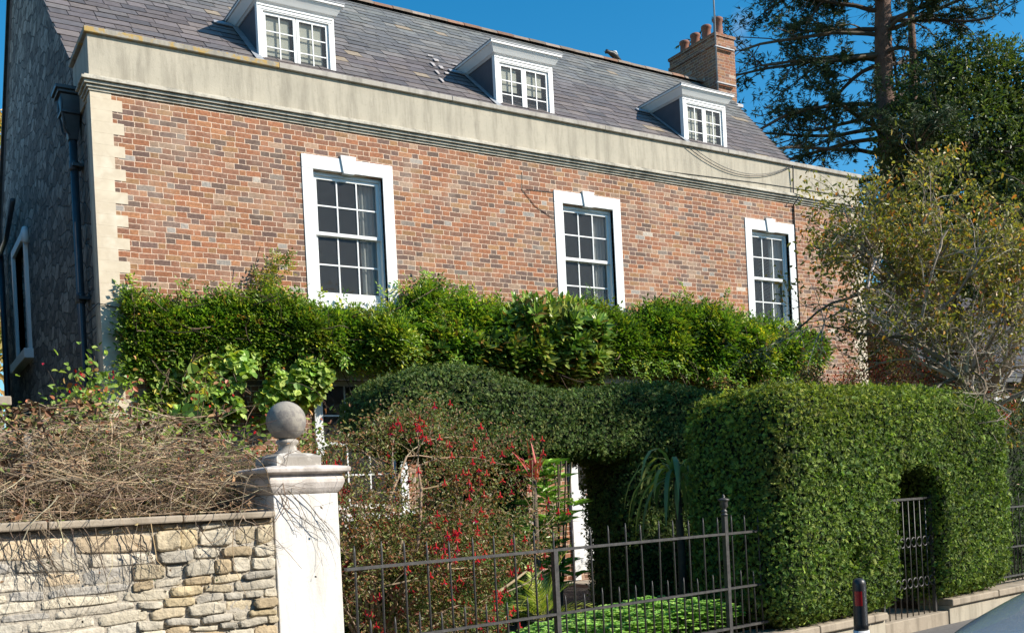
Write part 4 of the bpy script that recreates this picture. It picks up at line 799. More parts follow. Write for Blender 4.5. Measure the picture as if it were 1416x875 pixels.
P = np.array([[4.45, 13.62, 4.6], [4.6, 13.6, 4.75], [4.72, 13.6, 4.85], [4.8, 13.6, 5.0], [4.62, 13.6, 4.65], [4.9, 13.6, 5.03], [5.0, 13.6, 5.05]]).repeat(9, 0)+rng.normal(0, .06, (63, 3)); r_ = Raw(); pinnate(r_, P, np.array([.5, -.3, .5])+ru(63)*.7, np.array([0, -.6, .8])+ru(63)*.3, np.full(63, .16), .06, pick(63, [(.12, .17, .02), (.20, .18, .03), (.07, .12, .02)])); c_ = curves(np.array([[4.3, 13.65, 4.3]]), np.array([[.5, 0, .8]]), 1.0, 8, .15); r_.tubes(c_, np.full((1, 8), .006), np.array([[.15, .1, .05]])); r_.build('shoot', M['leaf'], e)
e = climb_root('fig_climber', 4.2, 'broad pale leaved fig spreading low over the brickwork behind the dead vines', 'fig')
climber(e, [2.95, 3.4, 3.9, 4.4, 4.9, 5.4], [3.75, 3.8, 3.95, 4.0, 3.95, 3.8], [2.6, 2.7, 2.8, 2.8, 2.95, 3.2], [.04, .14, .4, .7, .8, .6], 1700, .2, .115, [(.14, .22, .05), (.10, .18, .04), (.19, .27, .075), (.28, .30, .05)], [.4, .32, .2, .08], 30, 'broad', holes=.35)
e = climb_root('wisteria_climber', 6.2, 'green climber with feathery leaves below the first upper window')
climber(e, [5.2, 5.6, 6.3, 6.9, 7.2, 7.6, 8.0, 8.4], [4.30, 4.38, 4.40, 4.70, 4.88, 4.82, 4.72, 4.68], [3.75, 3.68, 3.60, 3.52, 3.55, 3.6, 3.7, 3.8], [.45, .55, .6, .65, .7, .65, .6, .5], 5200, .23, .088, [(.075, .15, .02), (.12, .19, .025), (.04, .09, .016), (.21, .25, .035)], [.33, .30, .22, .15], 40, holes=.75)
e = climb_root('magnolia_shrub', 8.4, 'glossy magnolia with large leaves and bronze undersides trained in the middle of the house front', 'magnolia')
climber(e, [6.9, 7.4, 8.2, 9.0, 9.8, 10.3], [4.30, 4.38, 4.55, 4.80, 4.85, 4.55], [3.50, 3.42, 3.40, 3.38, 3.30, 3.4], [.75, .85, .95, 1.0, .95, .6], 1000, .2, .20, [(.07, .13, .022), (.11, .17, .035), (.045, .09, .02), (.15, .19, .05)], None, 50, 'whorl', 'leaf_gloss')
e = climb_root('wisteria_climber', 12.8, 'wide dark green wisteria between the middle and right upper windows')
climber(e, [10.1, 10.6, 11.3, 12.0, 12.7, 13.3, 14.0, 14.8, 15.4, 15.75], [4.72, 4.70, 4.68, 4.92, 4.95, 4.80, 4.66, 4.55, 4.50, 4.25], [3.9, 3.75, 3.72, 3.70, 3.55, 3.45, 3.45, 3.8, 3.95, 4.1], [.5, .55, .55, .65, .7, .75, .7, .6, .55, .35], 8800, .24, .092, [(.07, .145, .02), (.11, .18, .025), (.04, .09, .016), (.19, .23, .03)], [.36, .28, .24, .12], 60, holes=.75)

# ================================================================== DEAD VINE TANGLE ON THE GARDEN WALL
dv = empty('dead_vine', L(-6, .6, 1.6), 'tangle of dry tan vine stems heaped along the top of the stone wall', 'dead vine')
r_ = Raw(); n = 7000; s_ = rng.uniform(-9.0, -4.25, n); d_ = rng.uniform(.02, 1.5, n); f = rng.beta(1.2, 1.0, n)
top = np.interp(s_, [-9, -6.2, -5.4, -4.9, -4.5, -4.2], [2.10, 2.16, 2.20, 2.20, 2.16, 1.95]); z_ = 1.58+(top-1.58+.10*vnoise(np.stack([s_, d_*0, d_*0], 1), 4, 3))*f*np.sqrt(np.clip(d_/.5+.15, .1, 1))
P = P0+s_[:, None]*ST+d_[:, None]*SN+np.array([0, 0, 1.])*z_[:, None]; D = unit(ST*rng.normal(size=(n, 1))*1.1+SN*rng.normal(size=(n, 1))*.5+np.array([0, 0, 1.])*rng.normal(-.12, .33, (n, 1)))
c_ = curves(P, D, rng.uniform(.15, .75, n), 7, .3, .05); q_ = toL(c_.reshape(-1, 3)); q_[:, 2] = np.minimum(q_[:, 2], 2.27-.05*np.sin(q_[:, 0]*5)); q_[:, 2] = np.maximum(q_[:, 2], np.where((q_[:, 0] > -9.3) & (q_[:, 1] > -.05), 1.615, 0)); c_ = (P0+q_[:, :1]*ST+q_[:, 1:2]*SN+np.array([0, 0, 1.])*q_[:, 2:]).reshape(c_.shape)
r_.tubes(c_, np.linspace(1, .5, 7)[None]*rng.choice([.0014, .002, .003, .0045], n, p=[.3, .4, .22, .08])[:, None], pick(n, [(.36, .25, .15), (.46, .35, .22), (.24, .16, .10), (.30, .23, .16), (.52, .42, .29), (.18, .12, .08)], .2))
n = 3600; i = rng.integers(0, 7000, n); P = c_[i, rng.integers(1, 7, n)]; r_.cards(P, ru(n), ru(n), rng.uniform(.015, .04, n), .014, pick(n, [(.30, .19, .10), (.22, .14, .08), (.40, .30, .17)]))
n = 26; s_ = rng.uniform(-6.4, -4.4, n); P = P0+s_[:, None]*ST+rng.uniform(.1, 1.0, (n, 1))*SN+np.array([0, 0, 1.])*rng.uniform(1.62, 1.9, (n, 1)); l_, t_ = branchy(P, unit(ST*rng.normal(size=(n, 1))+np.array([0, 0, 1.])*rng.uniform(-.1, .5, (n, 1))), rng.uniform(.5, 1.0, n), .009, 4, 2, .3, .03, .7, 8, .45)
def vclamp(c):
    q_ = toL(c.reshape(-1, 3)); q_[:, 2] = np.clip(q_[:, 2], 1.62, 2.24); q_[:, 0] = np.where(q_[:, 0] > -4.42, -8.84-q_[:, 0], q_[:, 0]); q_[:, 1] = np.clip(q_[:, 1], .0, 9); return (P0+q_[:, :1]*ST+q_[:, 1:2]*SN+np.array([0, 0, 1.])*q_[:, 2:]).reshape(c.shape)
l_ = [(vclamp(c), rr) for c, rr in l_]; puttubes(r_, l_, [(.30, .22, .15), (.22, .16, .11)])
n = 1500; cc = l_[-1][0]; i = rng.integers(0, len(cc), n); j = rng.integers(0, cc.shape[1], n); r_.broad(cc[i, j], ru(n), ru(n), .045*rng.uniform(.5, 1.2, n), .026, pick(n, [(.26, .14, .07), (.34, .22, .11), (.20, .10, .06), (.16, .18, .06)]), .25, .3)
r_.build('dry_stem', M['twig'], dv)
# trailing stems over the wall face and the pillar
n = 26; s_ = np.concatenate([rng.uniform(-6.1, -4.5, 21), rng.uniform(-4.4, -4.1, 5)]); P = P0+s_[:, None]*ST-.05*SN+np.array([0, 0, 1.])*rng.uniform(1.58, 1.64, n)[:, None]; P[21:] += np.array([0, 0, .10])-.0*SN
lst, tips = branchy(P, unit(np.array([0, 0, -1.])+ST*rng.normal(.1, .6, (n, 1))), rng.uniform(.2, .5, n), .0032, 3, 2, .28, .05, .8, 8, .55, .7); r_ = Raw()
for i, (c, rr) in enumerate(lst):
    q_ = toL(c.reshape(-1, 3)); lim = np.where(q_[:, 0] > -4.37, -.014, -.03); q_[:, 1] = lim-np.abs(q_[:, 1]-lim)*.3; lst[i] = ((P0+q_[:, :1]*ST+q_[:, 1:2]*SN+np.array([0, 0, 1.])*q_[:, 2:]).reshape(c.shape), rr)
puttubes(r_, lst, [(.10, .075, .055), (.17, .12, .085), (.07, .05, .04)]); m_ = 22; cc = lst[-1][0]; i = rng.integers(0, len(cc), m_); r_.cards(cc[i, -1], ru(m_), ru(m_), .022, .014, pick(m_, [(.06, .05, .035), (.05, .08, .03), (.12, .08, .05)])); r_.build('trailing_stem', M['twig'], dv)
# post in the tangle
pt_ = empty('timber_post', atT(42, 700, 6.1), 'thin pale timber post standing among the dead vines at left', 'post'); b = MB(); p_ = atT(43, 700, 6.1); b.box(p_[0]-.02, p_[1]-.02, 1.25, p_[0]+.02, p_[1]+.02, 2.14); b.build('post_shaft', M['timber'], pt_)

# ================================================================== BUSHES
def bush(root, lst, tips, leafcols, nleaf, lsize, asp=.5, mat='leaf', stemcols=((.30, .22, .15), (.2, .14, .1)), wts=None, spread=.05, dens=None):
    r_ = Raw(); puttubes(r_, lst, stemcols); r_.build('branch', M['twig'], root)
    i = rng.integers(0, len(tips), nleaf); j = rng.integers(0, tips.shape[1], nleaf); P = tips[i, j]+rng.normal(0, spread, (nleaf, 3))
    if dens is not None: P = P[dens(P)]
    n = len(P); C = pick(n, leafcols, .3, wts)*np.clip(.9+.3*vnoise(P, 2.5, 11), .5, 1.4)[:, None]; r_ = Raw(); r_.broad(P, unit(ru(n)+np.array([0, -.2, -.1])), unit(ru(n)*.7+np.array([0, -.4, .8])), lsize*rng.uniform(.6, 1.3, n), lsize*asp, C); return r_.build('foliage', M[mat], root)
# fuchsia
fx = empty('fuchsia_bush', (3.1, 7.1, .14), 'big straggly fuchsia with tan stems and hanging red flowers behind the railing', 'fuchsia')
n = 15; P = np.array([3.1, 7.12, .14])+rng.normal(0, .06, (n, 3))*np.array([1, 1, 0]); ang = np.linspace(-.45, 1.0, n); D = unit(np.stack([np.sin(ang)*.9, rng.normal(.02, .16, n), np.cos(ang)*1.0+.15], 1)); Ln = rng.uniform(1.35, 2.15, n)
lst, tips = branchy(P, D, Ln, .020, 6, 3, .20, .035, .85, 9, .45, .55)
def clipf(c):
    c = c.copy(); c[..., 0] = np.minimum(c[..., 0], 4.95+.05*np.sin(c[..., 2]*7)); c[..., 2] = np.clip(c[..., 2], .2, 2.38-.28*np.abs(c[..., 0]-3.9)**1.4+.05*np.sin(c[..., 0]*9)); c[..., 1] = np.clip(c[..., 1], 6.6, 8.1); return c
lst = [(clipf(c), rr) for c, rr in lst]; lst = [(c[(c[:, -1, 0] < 4.2) | (c[:, -1, 2] > 1.0)], rr[(c[:, -1, 0] < 4.2) | (c[:, -1, 2] > 1.0)]) for c, rr in lst]; tips = clipf(tips)
bush(fx, lst, tips, [(.08, .115, .035), (.11, .14, .05), (.055, .085, .025), (.13, .12, .055), (.15, .11, .06), (.16, .07, .045)], 52000, .029, .5, 'leaf', ((.42, .30, .20), (.34, .25, .17), (.30, .22, .14), (.40, .32, .22)), None, .06, lambda P: P[:, 0] < np.interp(P[:, 2], [.4, .95, 1.3], [3.95, 4.1, 4.75])+.25*vnoise(P, 4., 77)-.25*np.clip(P[:, 2]-1.9, 0, 1))
n = 1100; i = rng.integers(0, len(tips), n); keep = (vnoise(tips[i, -1], 3.6, 5) > -.1) & (tips[i, -1][:, 0] < np.interp(tips[i, -1][:, 2], [.4, .95, 1.3], [4.0, 4.2, 4.8])) & (tips[i, -1][:, 1] < 7.5); i = i[keep]; n = len(i); P = tips[i, -1]+rng.normal(0, .03, (n, 3))+np.array([0, -.09, 0]); r_ = Raw(); C = pick(n, [(.62, .015, .03), (.50, .01, .035), (.70, .05, .05)], .2)
r_.tubes(np.stack([P, P-[0, 0, .02], P-[0, 0, .035]], 1), np.array([[.003, .006, .004]])*np.ones((n, 1)), C, 4)
for k in range(4):
    a = k*math.pi/2+rng.uniform(0, .4, n); r_.cards(P-[0, 0, .03], np.stack([np.cos(a), np.sin(a), -.7+0*a], 1), np.array([0, 0, 1.])+ru(n)*.1, .036, .017, C)
r_.cards(P-[0, 0, .03], np.array([0, 0, -1.])+ru(n)*.15, ru(n), .030, .018, pick(n, [(.30, .02, .15), (.45, .02, .06)])); r_.build('blossom', M['petal'], fx)
# green and red creeper left of the ball
cr = empty('red_berried_creeper', L(-4.8, 1.5, 1.3), 'green creeper with small red flowers rising behind the dead vines left of the ball', 'creeper')
n = 26; P = P0+rng.uniform(-5.6, -4.1, n)[:, None]*ST+rng.uniform(1.2, 1.9, n)[:, None]*SN+np.array([0, 0, 1.25]); lst, tips = branchy(P, unit(np.array([.1, 0, 1.])+ru(n)*.35), rng.uniform(.7, 1.15, n), .008, 4, 2, .25, .02, .7, 7, .5); tips[..., 2] = np.minimum(tips[..., 2], 2.62)
bush(cr, lst, tips, [(.11, .20, .035), (.16, .25, .05), (.08, .14, .03), (.24, .09, .05), (.30, .20, .10)], 5200, .045, .7, 'leaf', ((.30, .2, .13), (.22, .12, .08)), [.35, .25, .2, .1, .1], .07)
n = 260; i = rng.integers(0, len(tips), n); r_ = Raw(); r_.cards(tips[i, -1]+rng.normal(0, .05, (n, 3)), ru(n)-[0, 0, .8], ru(n), .035, .02, pick(n, [(.55, .02, .03), (.42, .02, .04)])); r_.build('blossom', M['petal'], cr)
# broad leaved plants by the gable
fg = empty('young_fig', (1.9, 11.0, 1.0), 'broad leaved young plant with reddish stems below the drainpipe', 'shrub')
n = 16; P = np.stack([rng.uniform(.9, 2.6, n), rng.uniform(10.6, 11.6, n), np.full(n, 1.0)], 1); lst, tips = branchy(P, unit(np.array([0, 0, 1.])+ru(n)*.2), rng.uniform(1.4, 1.95, n), .010, 3, 1, .15, 0, .7, 8, .3); tips[..., 2] = np.minimum(tips[..., 2], 3.1)
bush(fg, lst, tips, [(.12, .20, .06), (.16, .25, .07), (.09, .16, .04), (.32, .33, .06)], 380, .15, .85, 'leaf', ((.28, .08, .06), (.2, .1, .06)), [.4, .3, .2, .1], .08)
lo_ = empty('undergrowth', (1.5, 11.5, 1.0), 'low green weeds in front of the dark gable foot', 'weeds'); n = 70; P = np.stack([rng.uniform(.2, 2.9, n), rng.uniform(9.9, 12.5, n), np.full(n, .9)], 1); lst, tips = branchy(P, unit(np.array([0, 0, 1.])+ru(n)*.3), rng.uniform(1.0, 1.7, n), .006, 3, 1, .2, 0, .7, 7, .35); bush(lo_, lst, tips, [(.06, .10, .03), (.09, .14, .035), (.13, .16, .05)], 3800, .055, .5)
pu = empty('purple_leaved_shrub', (.35, 10.8, .1), 'purple leaved shrub cut by the left edge of the picture', 'shrub'); n = 16; P = np.stack([rng.uniform(-.9, .62, n), rng.uniform(10.9, 11.8, n), np.full(n, .2)], 1); lst, tips = branchy(P, unit(np.array([0, 0, 1.])+ru(n)*.12), rng.uniform(2.9, 4.0, n), .014, 5, 1, .1, 0, .6, 9, .2); lst = [(np.stack([np.minimum(c[..., 0], .70), c[..., 1], np.minimum(c[..., 2], 3.75)], -1), rr) for c, rr in lst]; tips = np.stack([np.minimum(tips[..., 0], .68), tips[..., 1], np.minimum(tips[..., 2], 3.7)], -1); bush(pu, lst, tips, [(.14, .045, .075), (.10, .03, .06), (.2, .08, .10)], 9000, .06, .4, spread=.05)
# cotoneaster, olive shrub
co_ = empty('cotoneaster_bush', (12.4, 8.8, .1), 'red berried autumn bush behind the hedge, in front of the cottage', 'cotoneaster'); n = 14; P = np.array([12.4, 8.85, .1])+rng.normal(0, .15, (n, 3)); lst, tips = branchy(P, unit(np.array([0, 0, 1.])+ru(n)*.22), rng.uniform(2.5, 3.2, n), .018, 5, 2, .12, 0, .7, 8, .3); bush(co_, lst, tips, [(.20, .025, .02), (.26, .04, .02), (.13, .03, .02), (.10, .08, .03), (.05, .07, .02)], 7500, .045, .55, 'leaf', ((.16, .1, .07), (.1, .07, .05)), [.3, .2, .15, .2, .15], .05)
ol = empty('olive_shrub', (10.6, 9.3, .1), 'loose olive and brown leaved shrub between the wisteria and the red bush', 'shrub'); n = 46; P = np.stack([rng.uniform(9.6, 13.6, n), rng.uniform(8.9, 10.0, n), np.full(n, .1)], 1); lst, tips = branchy(P, unit(np.array([0, 0, 1.])+ru(n)*.18), rng.uniform(2.2, 2.95, n), .016, 4, 2, .14, 0, .7, 8, .28); bush(ol, lst, tips, [(.10, .11, .03), (.14, .12, .04), (.07, .09, .03), (.20, .10, .05), (.05, .06, .02)], 26000, .045, .5, 'leaf', ((.14, .1, .07), (.08, .06, .045)), None, .06)
# strap leaved plant, green sword leaved shrub, red cordyline
def straps(root, c, n, Ln, W, cols, up, mat='leaf', k=8, droop=.16, name='leaf_blade', az=None):
    a = rng.uniform(0, 2*math.pi, n) if az is None else rng.uniform(az[0], az[1], n); e_ = rng.uniform(up[0], up[1], n); D = np.stack([np.cos(a)*np.cos(e_), np.sin(a)*np.cos(e_), np.sin(e_)], 1); P = np.array(c)+rng.normal(0, .03, (n, 3)); ln = Ln*rng.uniform(.7, 1.2, n); pts = [P]; d = D.copy()
    for i in range(k-1): d = unit(d-np.array([0, 0, droop])*(1+.35*i)); pts.append(pts[-1]+d*(ln/(k-1))[:, None])
    pts = np.stack(pts, 1); T = unit(np.gradient(pts, axis=1)); S = unit(np.cross(T, np.array([0, 0, 1.])+.01*ru(n)[:, None])); wf = W*np.array([.5, .85, 1, 1, .95, .8, .5, .05])[:k]; V = np.stack([pts+S*wf[None, :, None]*.5, pts-S*wf[None, :, None]*.5], 2); C = pick(n, cols, .2); r_ = Raw()
    q = np.array([[2*i, 2*i+2, 2*i+3, 2*i+1] for i in range(k-1)]); r_.put(V, (q[None]+(np.arange(n)*2*k)[:, None, None]), np.repeat(C[:, None], 2*k, 1)); return r_.build(name, M[mat], root, True)
sp_ = atY(935, 650, 8.0); st_ = empty('strap_leaved_plant', (sp_[0], 8.0, .14), 'plant with long drooping grey green strap leaves in the shade beside the hedge', 'plant'); straps(st_, (sp_[0], 8.0, 1.75), 38, .85, .045, [(.13, .19, .08), (.10, .15, .07), (.22, .24, .06)], (.3, 1.3), droop=.3); b = MB(); b.tube([(sp_[0], 8.0, .1), (sp_[0]+.02, 8.0, .9), (sp_[0], 8.0, 1.75)], [.05, .04, .035], 8); b.build('stem', M['bark'], st_)
gp = atY(768, 690, 9.0); gs = empty('sword_leaved_shrub', (gp[0], 9.0, .14), 'bright green narrow leaved shrub left of the white garden door', 'shrub')
n = 60; P = np.stack([rng.normal(gp[0]-.12, .09, n), rng.normal(9.0, .12, n), rng.uniform(.5, 2.0, n)], 1); r_ = Raw()
for j in range(9): a = j*2.4+rng.uniform(0, .5, n); d = np.stack([np.cos(a), np.sin(a), .55+0*a], 1); r_.broad(P+rng.normal(0, .02, (n, 3)), d, np.array([0, 0, 1.])+ru(n)*.2, rng.uniform(.16, .26, n), .035, pick(n, [(.12, .22, .04), (.17, .29, .06), (.08, .15, .03)]), .15, .3)
r_.build('foliage', M['leaf_gloss'], gs); c_ = curves(np.repeat(np.array([[gp[0], 9.0, .14]]), 7, 0), unit(np.array([0, 0, 1.])+ru(7)*.08), 1.85, 8, .05); r_ = Raw(); r_.tubes(c_, np.full((7, 8), .012), pick(7, [(.2, .15, .1)])); r_.build('stem', M['twig'], gs)
rp = atY(737, 640, 8.3); rc = empty('cordyline', (rp[0], 8.3, .14), 'small cordyline with dark red pointed leaves behind the fuchsia', 'cordyline'); straps(rc, (rp[0], 8.3, 1.78), 34, .36, .022, [(.20, .03, .04), (.13, .025, .035), (.28, .06, .05)], (-.1, 1.4), droop=.04, name='leaf_blade'); b = MB(); b.tube([(rp[0], 8.3, .1), (rp[0], 8.3, 1.8)], .025, 8); b.build('stem', M['bark'], rc)
# potted palm
pp = atY(752, 850, 7.95); zp = .14; pl = empty('potted_palm', (pp[0], 7.95, zp), 'small feathery palm in a dark grey pot behind the railing', 'potted palm'); pc = (pp[0], 7.95, 0)
b = MB(); b.lathe(pc, [(.12, zp), (.155, zp+.28), (.165, zp+.28), (.165, zp+.32), (.15, zp+.32), (.145, zp+.26)], 24); b.build('pot', M['pot'], pl); b = MB(); b.lathe(pc, [(.146, zp+.262), (.001, zp+.27)], 20); b.build('soil', M['soil'], pl)
n = 22; a = rng.uniform(0, 6.28, n); e_ = rng.uniform(.3, 1.45, n); D = np.stack([np.cos(a)*np.cos(e_), np.sin(a)*np.cos(e_), np.sin(e_)], 1); ln = rng.uniform(.45, .75, n); P = np.repeat(np.array([[pp[0], 7.95, zp+.30]]), n, 0); pts = [P]; d = D
for i in range(9): d = unit(d-np.array([0, 0, .07])*(1+.3*i)); pts.append(pts[-1]+d*(ln/9)[:, None])
fr = np.stack(pts, 1); r_ = Raw(); r_.tubes(fr, np.full((n, 10), .004), pick(n, [(.18, .2, .06)])); f_ = []
for i in range(2, 10):
    for sb in (0, .5):
        T = unit(fr[:, i]-fr[:, i-1]); S = unit(np.cross(T, np.array([0, 0, 1.])+.02*ru(n))); base = fr[:, i]-(fr[:, i]-fr[:, i-1])*sb
        for sg in (-1, 1): r_.cards(base, unit(S*sg+T*.75+np.array([0, 0, .25])), np.cross(S, T), .20*(1-.05*i), .017, pick(n, [(.18, .24, .06), (.24, .28, .08), (.12, .18, .05)]), .1)
r_.build('frond', M['leaf'], pl)
# ground cover: geranium leaves along the railing
gc = Raw(); n = 7000; s_ = rng.uniform(-2.6, .35, n); d_ = rng.uniform(.12, 1.1, n); env = np.interp(s_, [-2.6, -1.9, -1.2, -.6, 0, .4], [.24, .36, .46, .56, .54, .36])*(1-.35*np.abs(d_-.5)); z_ = .12+env*(1+.18*vnoise(np.stack([s_, d_, s_*0], 1), 6, 2))*rng.beta(4, 1, n)
P = P0+s_[:, None]*ST+d_[:, None]*SN+np.array([0, 0, 1.])*z_[:, None]; C = pick(n, [(.12, .26, .06), (.17, .33, .09), (.08, .18, .04), (.22, .36, .11)], .2)
for j in range(5): a = j*1.257+rng.uniform(0, .3, n); gc.broad(P, np.stack([np.cos(a), np.sin(a), .15+0*a], 1), unit(np.array([0, -.25, 1.])+ru(n)*.3), rng.uniform(.022, .036, n), .026, C*rng.uniform(.85, 1.15, (n, 1)), .1, .2)
n = 8000; s_ = rng.uniform(-3.8, 3, n); d_ = rng.uniform(.3, 2.2, n); P = P0+s_[:, None]*ST+d_[:, None]*SN+np.array([0, 0, 1.])*rng.uniform(.12, .26, n)[:, None]; gc.broad(P, unit(ru(n)+[0, 0, .6]), unit(ru(n)*.5+[0, 0, 1]), .05, .03, pick(n, [(.08, .13, .03), (.12, .19, .05), (.05, .08, .02)]))
gco = gc.build('ground_cover', M['leaf'], None, False, L(-1, .5, .12)); tag(gco, 'low bright green leafy ground cover behind the railing', 'ground cover', None, 'stuff')

# ================================================================== TREES
# twiggy autumn tree in front of the right end of the house
at_ = empty('apple_tree', (12.9, 7.9, 0), 'twiggy old apple tree with thinning yellow and bronze leaves, right of the house front', 'tree')
b = MB(); tp = [np.array([15.2, 10.2, 0]), np.array([14.3, 9.5, 1.3]), np.array([13.0, 8.5, 2.1]), np.array([12.2, 7.9, 2.6]), np.array([11.9, 7.85, 3.1]), np.array([11.8, 7.9, 3.7])]
b.tube(tp, [.17, .14, .12, .10, .07, .045], 12); l1 = [tp[2], np.array([11.9, 7.6, 2.25]), np.array([11.35, 7.5, 2.7]), np.array([11.0, 7.6, 3.05]), np.array([10.6, 7.8, 3.35])]; l2 = [tp[3], np.array([12.5, 7.6, 3.1]), np.array([12.8, 7.5, 3.8])]; l3 = [tp[4], np.array([11.3, 7.9, 3.6]), np.array([10.7, 8.0, 4.0]), np.array([10.2, 8.1, 4.3])]; l4 = [tp[1], np.array([13.9, 8.6, 2.3]), np.array([13.6, 7.9, 3.3]), np.array([13.3, 7.7, 4.2])]
for l_, w0 in ((l1, .07), (l2, .06), (l3, .045), (l4, .07)): b.tube(l_, np.linspace(w0, w0*.45, len(l_)), 9)
b.build('trunk', M['bark_pale'], at_)
src = []; dr = []
for l_, c_n in ((l1, 24), (l2, 14), (l3, 20), (tp[2:], 16), (l4, 14)):
    l_ = np.array(l_)
    for i in range(c_n): f = rng.uniform(.25, 1)*(len(l_)-1); k_ = min(int(f), len(l_)-2); src.append(l_[k_]*(1-f+k_)+l_[k_+1]*(f-k_)); dr.append(unit(unit(l_[k_+1]-l_[k_])*.5+ru(1)[0]+np.array([-.25, -.1, .45])))
lst, tips = branchy(np.array(src), np.array(dr), rng.uniform(.75, 1.45, len(src)), .022, 5, 3, .32, -.01, .85, 8, .52, .62)
r_ = Raw(); puttubes(r_, lst, [(.44, .38, .29), (.34, .29, .22), (.20, .16, .11), (.54, .48, .38)], (6, 4, 3, 3)); r_.build('branch', M['twig'], at_)
nl = 42000; i = rng.integers(0, len(tips), nl); j = rng.integers(0, tips.shape[1], nl); P = tips[i, j]+rng.normal(0, .05, (nl, 3)); pr_ = np.clip((P[:, 2]-2.9)/1.3, .05, 1)*np.clip(1.25-(P[:, 0]-11)*.28, .35, 1)*np.clip(.75+.7*vnoise(P, 1.8, 13), .1, 1); P = P[rng.random(nl) < pr_]; n = len(P)
r_ = Raw(); r_.broad(P, unit(ru(n)+[0, 0, -.25]), unit(ru(n)*.8+[.3, -.6, .6]), .062*rng.uniform(.6, 1.3, n), .032, pick(n, [(.10, .115, .03), (.14, .14, .035), (.07, .085, .025), (.22, .15, .035), (.26, .11, .03), (.24, .23, .05)], .3, [.3, .24, .22, .08, .06, .10])); r_.build('crown', M['leaf'], at_)
# tall conifer
ct = empty('conifer_tree', (27.6, 20.4, 0), 'very tall dark conifer with an open crown of drooping limbs against the blue sky', 'tree')
b = MB(); zz = np.linspace(0, 24, 14); b.tube([(27.6+.25*math.sin(z*.35), 20.4, z) for z in zz], np.interp(zz, [0, 8, 16, 24], [.5, .34, .26, .1]), 14); b.tube([(27.7, 20.4, 9.5), (28.3, 20.2, 12), (28.6, 20.2, 15), (28.7, 20.3, 20)], [.14, .16, .12, .06], 10); b.build('trunk', M['bark_red'], ct)
src = []; dr = []; ln = []
for i in range(60):
    z = rng.uniform(7.2, 20); a = rng.uniform(0, 2*math.pi); src.append([27.6+.25*math.sin(z*.35), 20.4, z]); dr.append([math.cos(a), math.sin(a), rng.uniform(-.15, .25)]); ln.append(rng.uniform(2.2, 3.9))
for z, a, e_, l_ in ((11.2, 2.55, -.15, 5.6), (12.4, 2.45, .12, 5.2), (13.3, 2.6, .2, 5.4), (14.8, 2.5, .15, 5.2), (10.2, 2.7, -.2, 4.6), (15.6, 2.7, .2, 5.0), (9.4, 2.4, -.12, 4.8), (12.8, 2.2, -.1, 4.4), (11.8, 2.9, .05, 5.0)):
    src.append([27.6, 20.4, z]); dr.append([math.cos(a), math.sin(a), e_]); ln.append(l_)
lst, tips = branchy(np.array(src), unit(np.array(dr)), np.array(ln), .075, 7, 2, .16, .02, .75, 9, .42, .45)
r_ = Raw(); puttubes(r_, lst, [(.12, .09, .065), (.08, .06, .045)], (7, 5, 4)); r_.build('branch', M['twig'], ct)
nl = 26000; i = rng.integers(0, len(tips), nl); j = rng.integers(1, tips.shape[1], nl); P = tips[i, j]+rng.normal(0, .09, (nl, 3)); P = P[vnoise(P, 1.1, 17) > -.12]; n = len(P); r_ = Raw(); C = 1.3*pick(n, [(.030, .052, .022), (.042, .066, .026), (.022, .040, .018), (.06, .08, .03)], .25); D = unit(ru(n)*np.array([1, 1, .4])+[0, 0, -.15])
for k in range(5): r_.cards(P, unit(D+ru(n)*.6), ru(n), rng.uniform(.12, .26, n), .032, C)
r_.build('crown', M['needle'], ct)
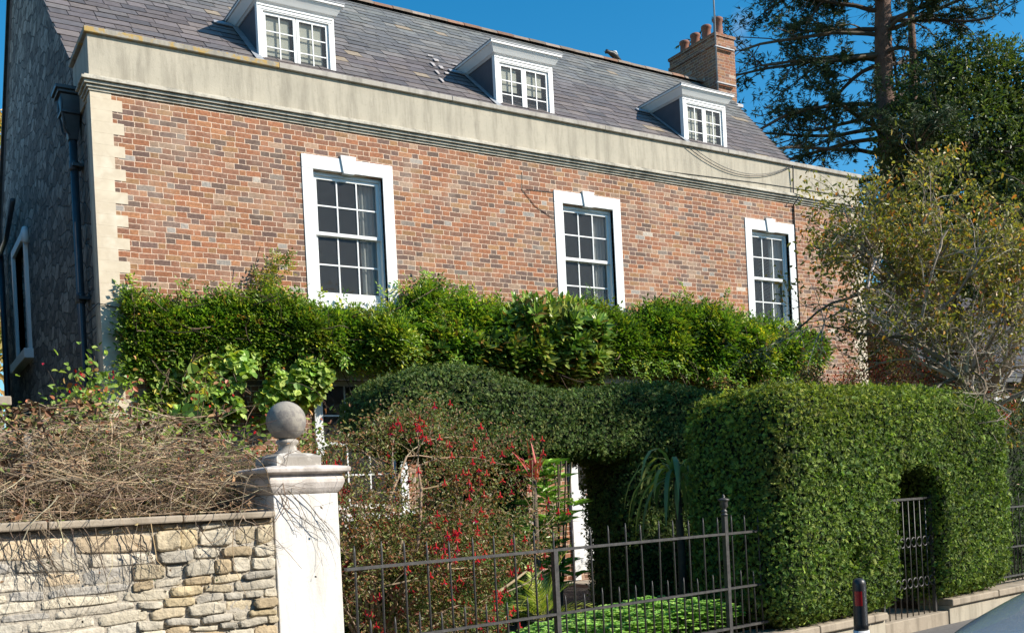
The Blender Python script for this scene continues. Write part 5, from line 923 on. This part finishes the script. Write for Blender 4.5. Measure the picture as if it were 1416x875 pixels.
# broadleaved evergreens behind the right end
def cluster_tree(name, loc, label, blobs, n, lf, cols, mat='leaf', trunk=.3, wts=None, dens=-.55, cat='tree', group=None):
    e = empty(name, loc, label, cat, group); b = MB(); zt_ = max(c[2] for c, _ in blobs); b.tube([(loc[0], loc[1], loc[2]-.2), (loc[0]+.1, loc[1], zt_*.5), (loc[0]-.1, loc[1]+.1, zt_)], [trunk, trunk*.7, trunk*.25], 10)
    for c, r0 in blobs: b.tube([(loc[0], loc[1], loc[2]+(c[2]-loc[2])*.45), ((loc[0]+c[0])/2, (loc[1]+c[1])/2, loc[2]+(c[2]-loc[2])*.75), c], [trunk*.4, trunk*.25, trunk*.1], 7)
    b.build('trunk', M['bark'], e); vol = np.array([r0[0]*r0[1]*r0[2] for _, r0 in blobs])**.8; w_ = vol/vol.sum(); k = rng.choice(len(blobs), n, p=w_); cen = np.array([c for c, _ in blobs])[k]; rad = np.array([r0 for _, r0 in blobs])[k]; q = ru(n)*rng.beta(3.2, 1.0, (n, 1)); P = cen+q*rad*(1+.22*vnoise(cen+q*rad, 1.5, 23))[:, None]; kp = vnoise(P, 1.6, 29) > dens; P = P[kp]; q = q[kp]; n = len(P)
    C = pick(n, cols, .3, wts)*np.clip(.9+.3*vnoise(P, 1.1, 31), .5, 1.4)[:, None]; r_ = Raw(); D0 = unit(q+ru(n)*.7)
    for j in range(3): r_.broad(P+ru(n)*lf*.6, unit(D0+ru(n)*.7), unit(q+ru(n)*.5+[0, 0, .5]), lf*rng.uniform(.65, 1.3, n), lf*.5, C*rng.uniform(.8, 1.2, (n, 1))); 
    r_.build('crown', M[mat], e); return e
p_ = atT(1325, 200, 24)
OK_ = [(1290, 122, 1.15), (1350, 100, 1.2), (1402, 112, 1.4), (1272, 190, 1.35), (1340, 190, 1.9), (1412, 200, 1.9), (1252, 262, 1.3), (1330, 290, 2.0), (1412, 300, 2.0), (1300, 380, 1.8), (1400, 400, 2.0), (1460, 160, 2.0), (1470, 300, 2.4), (1340, 460, 1.8), (1240, 335, 1.0)]
cluster_tree('evergreen_oak', tuple(atT(1345, 300, 30)*np.array([1, 1, 0])), 'dense dark evergreen tree in front of the tall conifer', [(tuple(atT(u, v, 30+(i % 3)*.6)), (r0, r0, r0*.9)) for i, (u, v, r0) in enumerate(OK_)], 34000, .13, [(.045, .075, .022), (.065, .10, .028), (.03, .052, .018), (.10, .13, .04)], 'leaf', .3, [.35, .25, .28, .12], -.35)
cluster_tree('hillside_tree', (2.0, 48, 0), 'autumn coloured tree on the slope glimpsed beyond the left gable', [((1.0, 48, 15), (4.5, 4, 5.5)), ((3.2, 48, 18), (2.2, 3, 2.6)), ((-3, 48, 14), (5, 4, 5)), ((2.5, 47.5, 11), (3.5, 3, 4))], 9000, .45, [(.16, .15, .05), (.22, .17, .06), (.10, .12, .04), (.28, .20, .08)], 'leaf', .5)
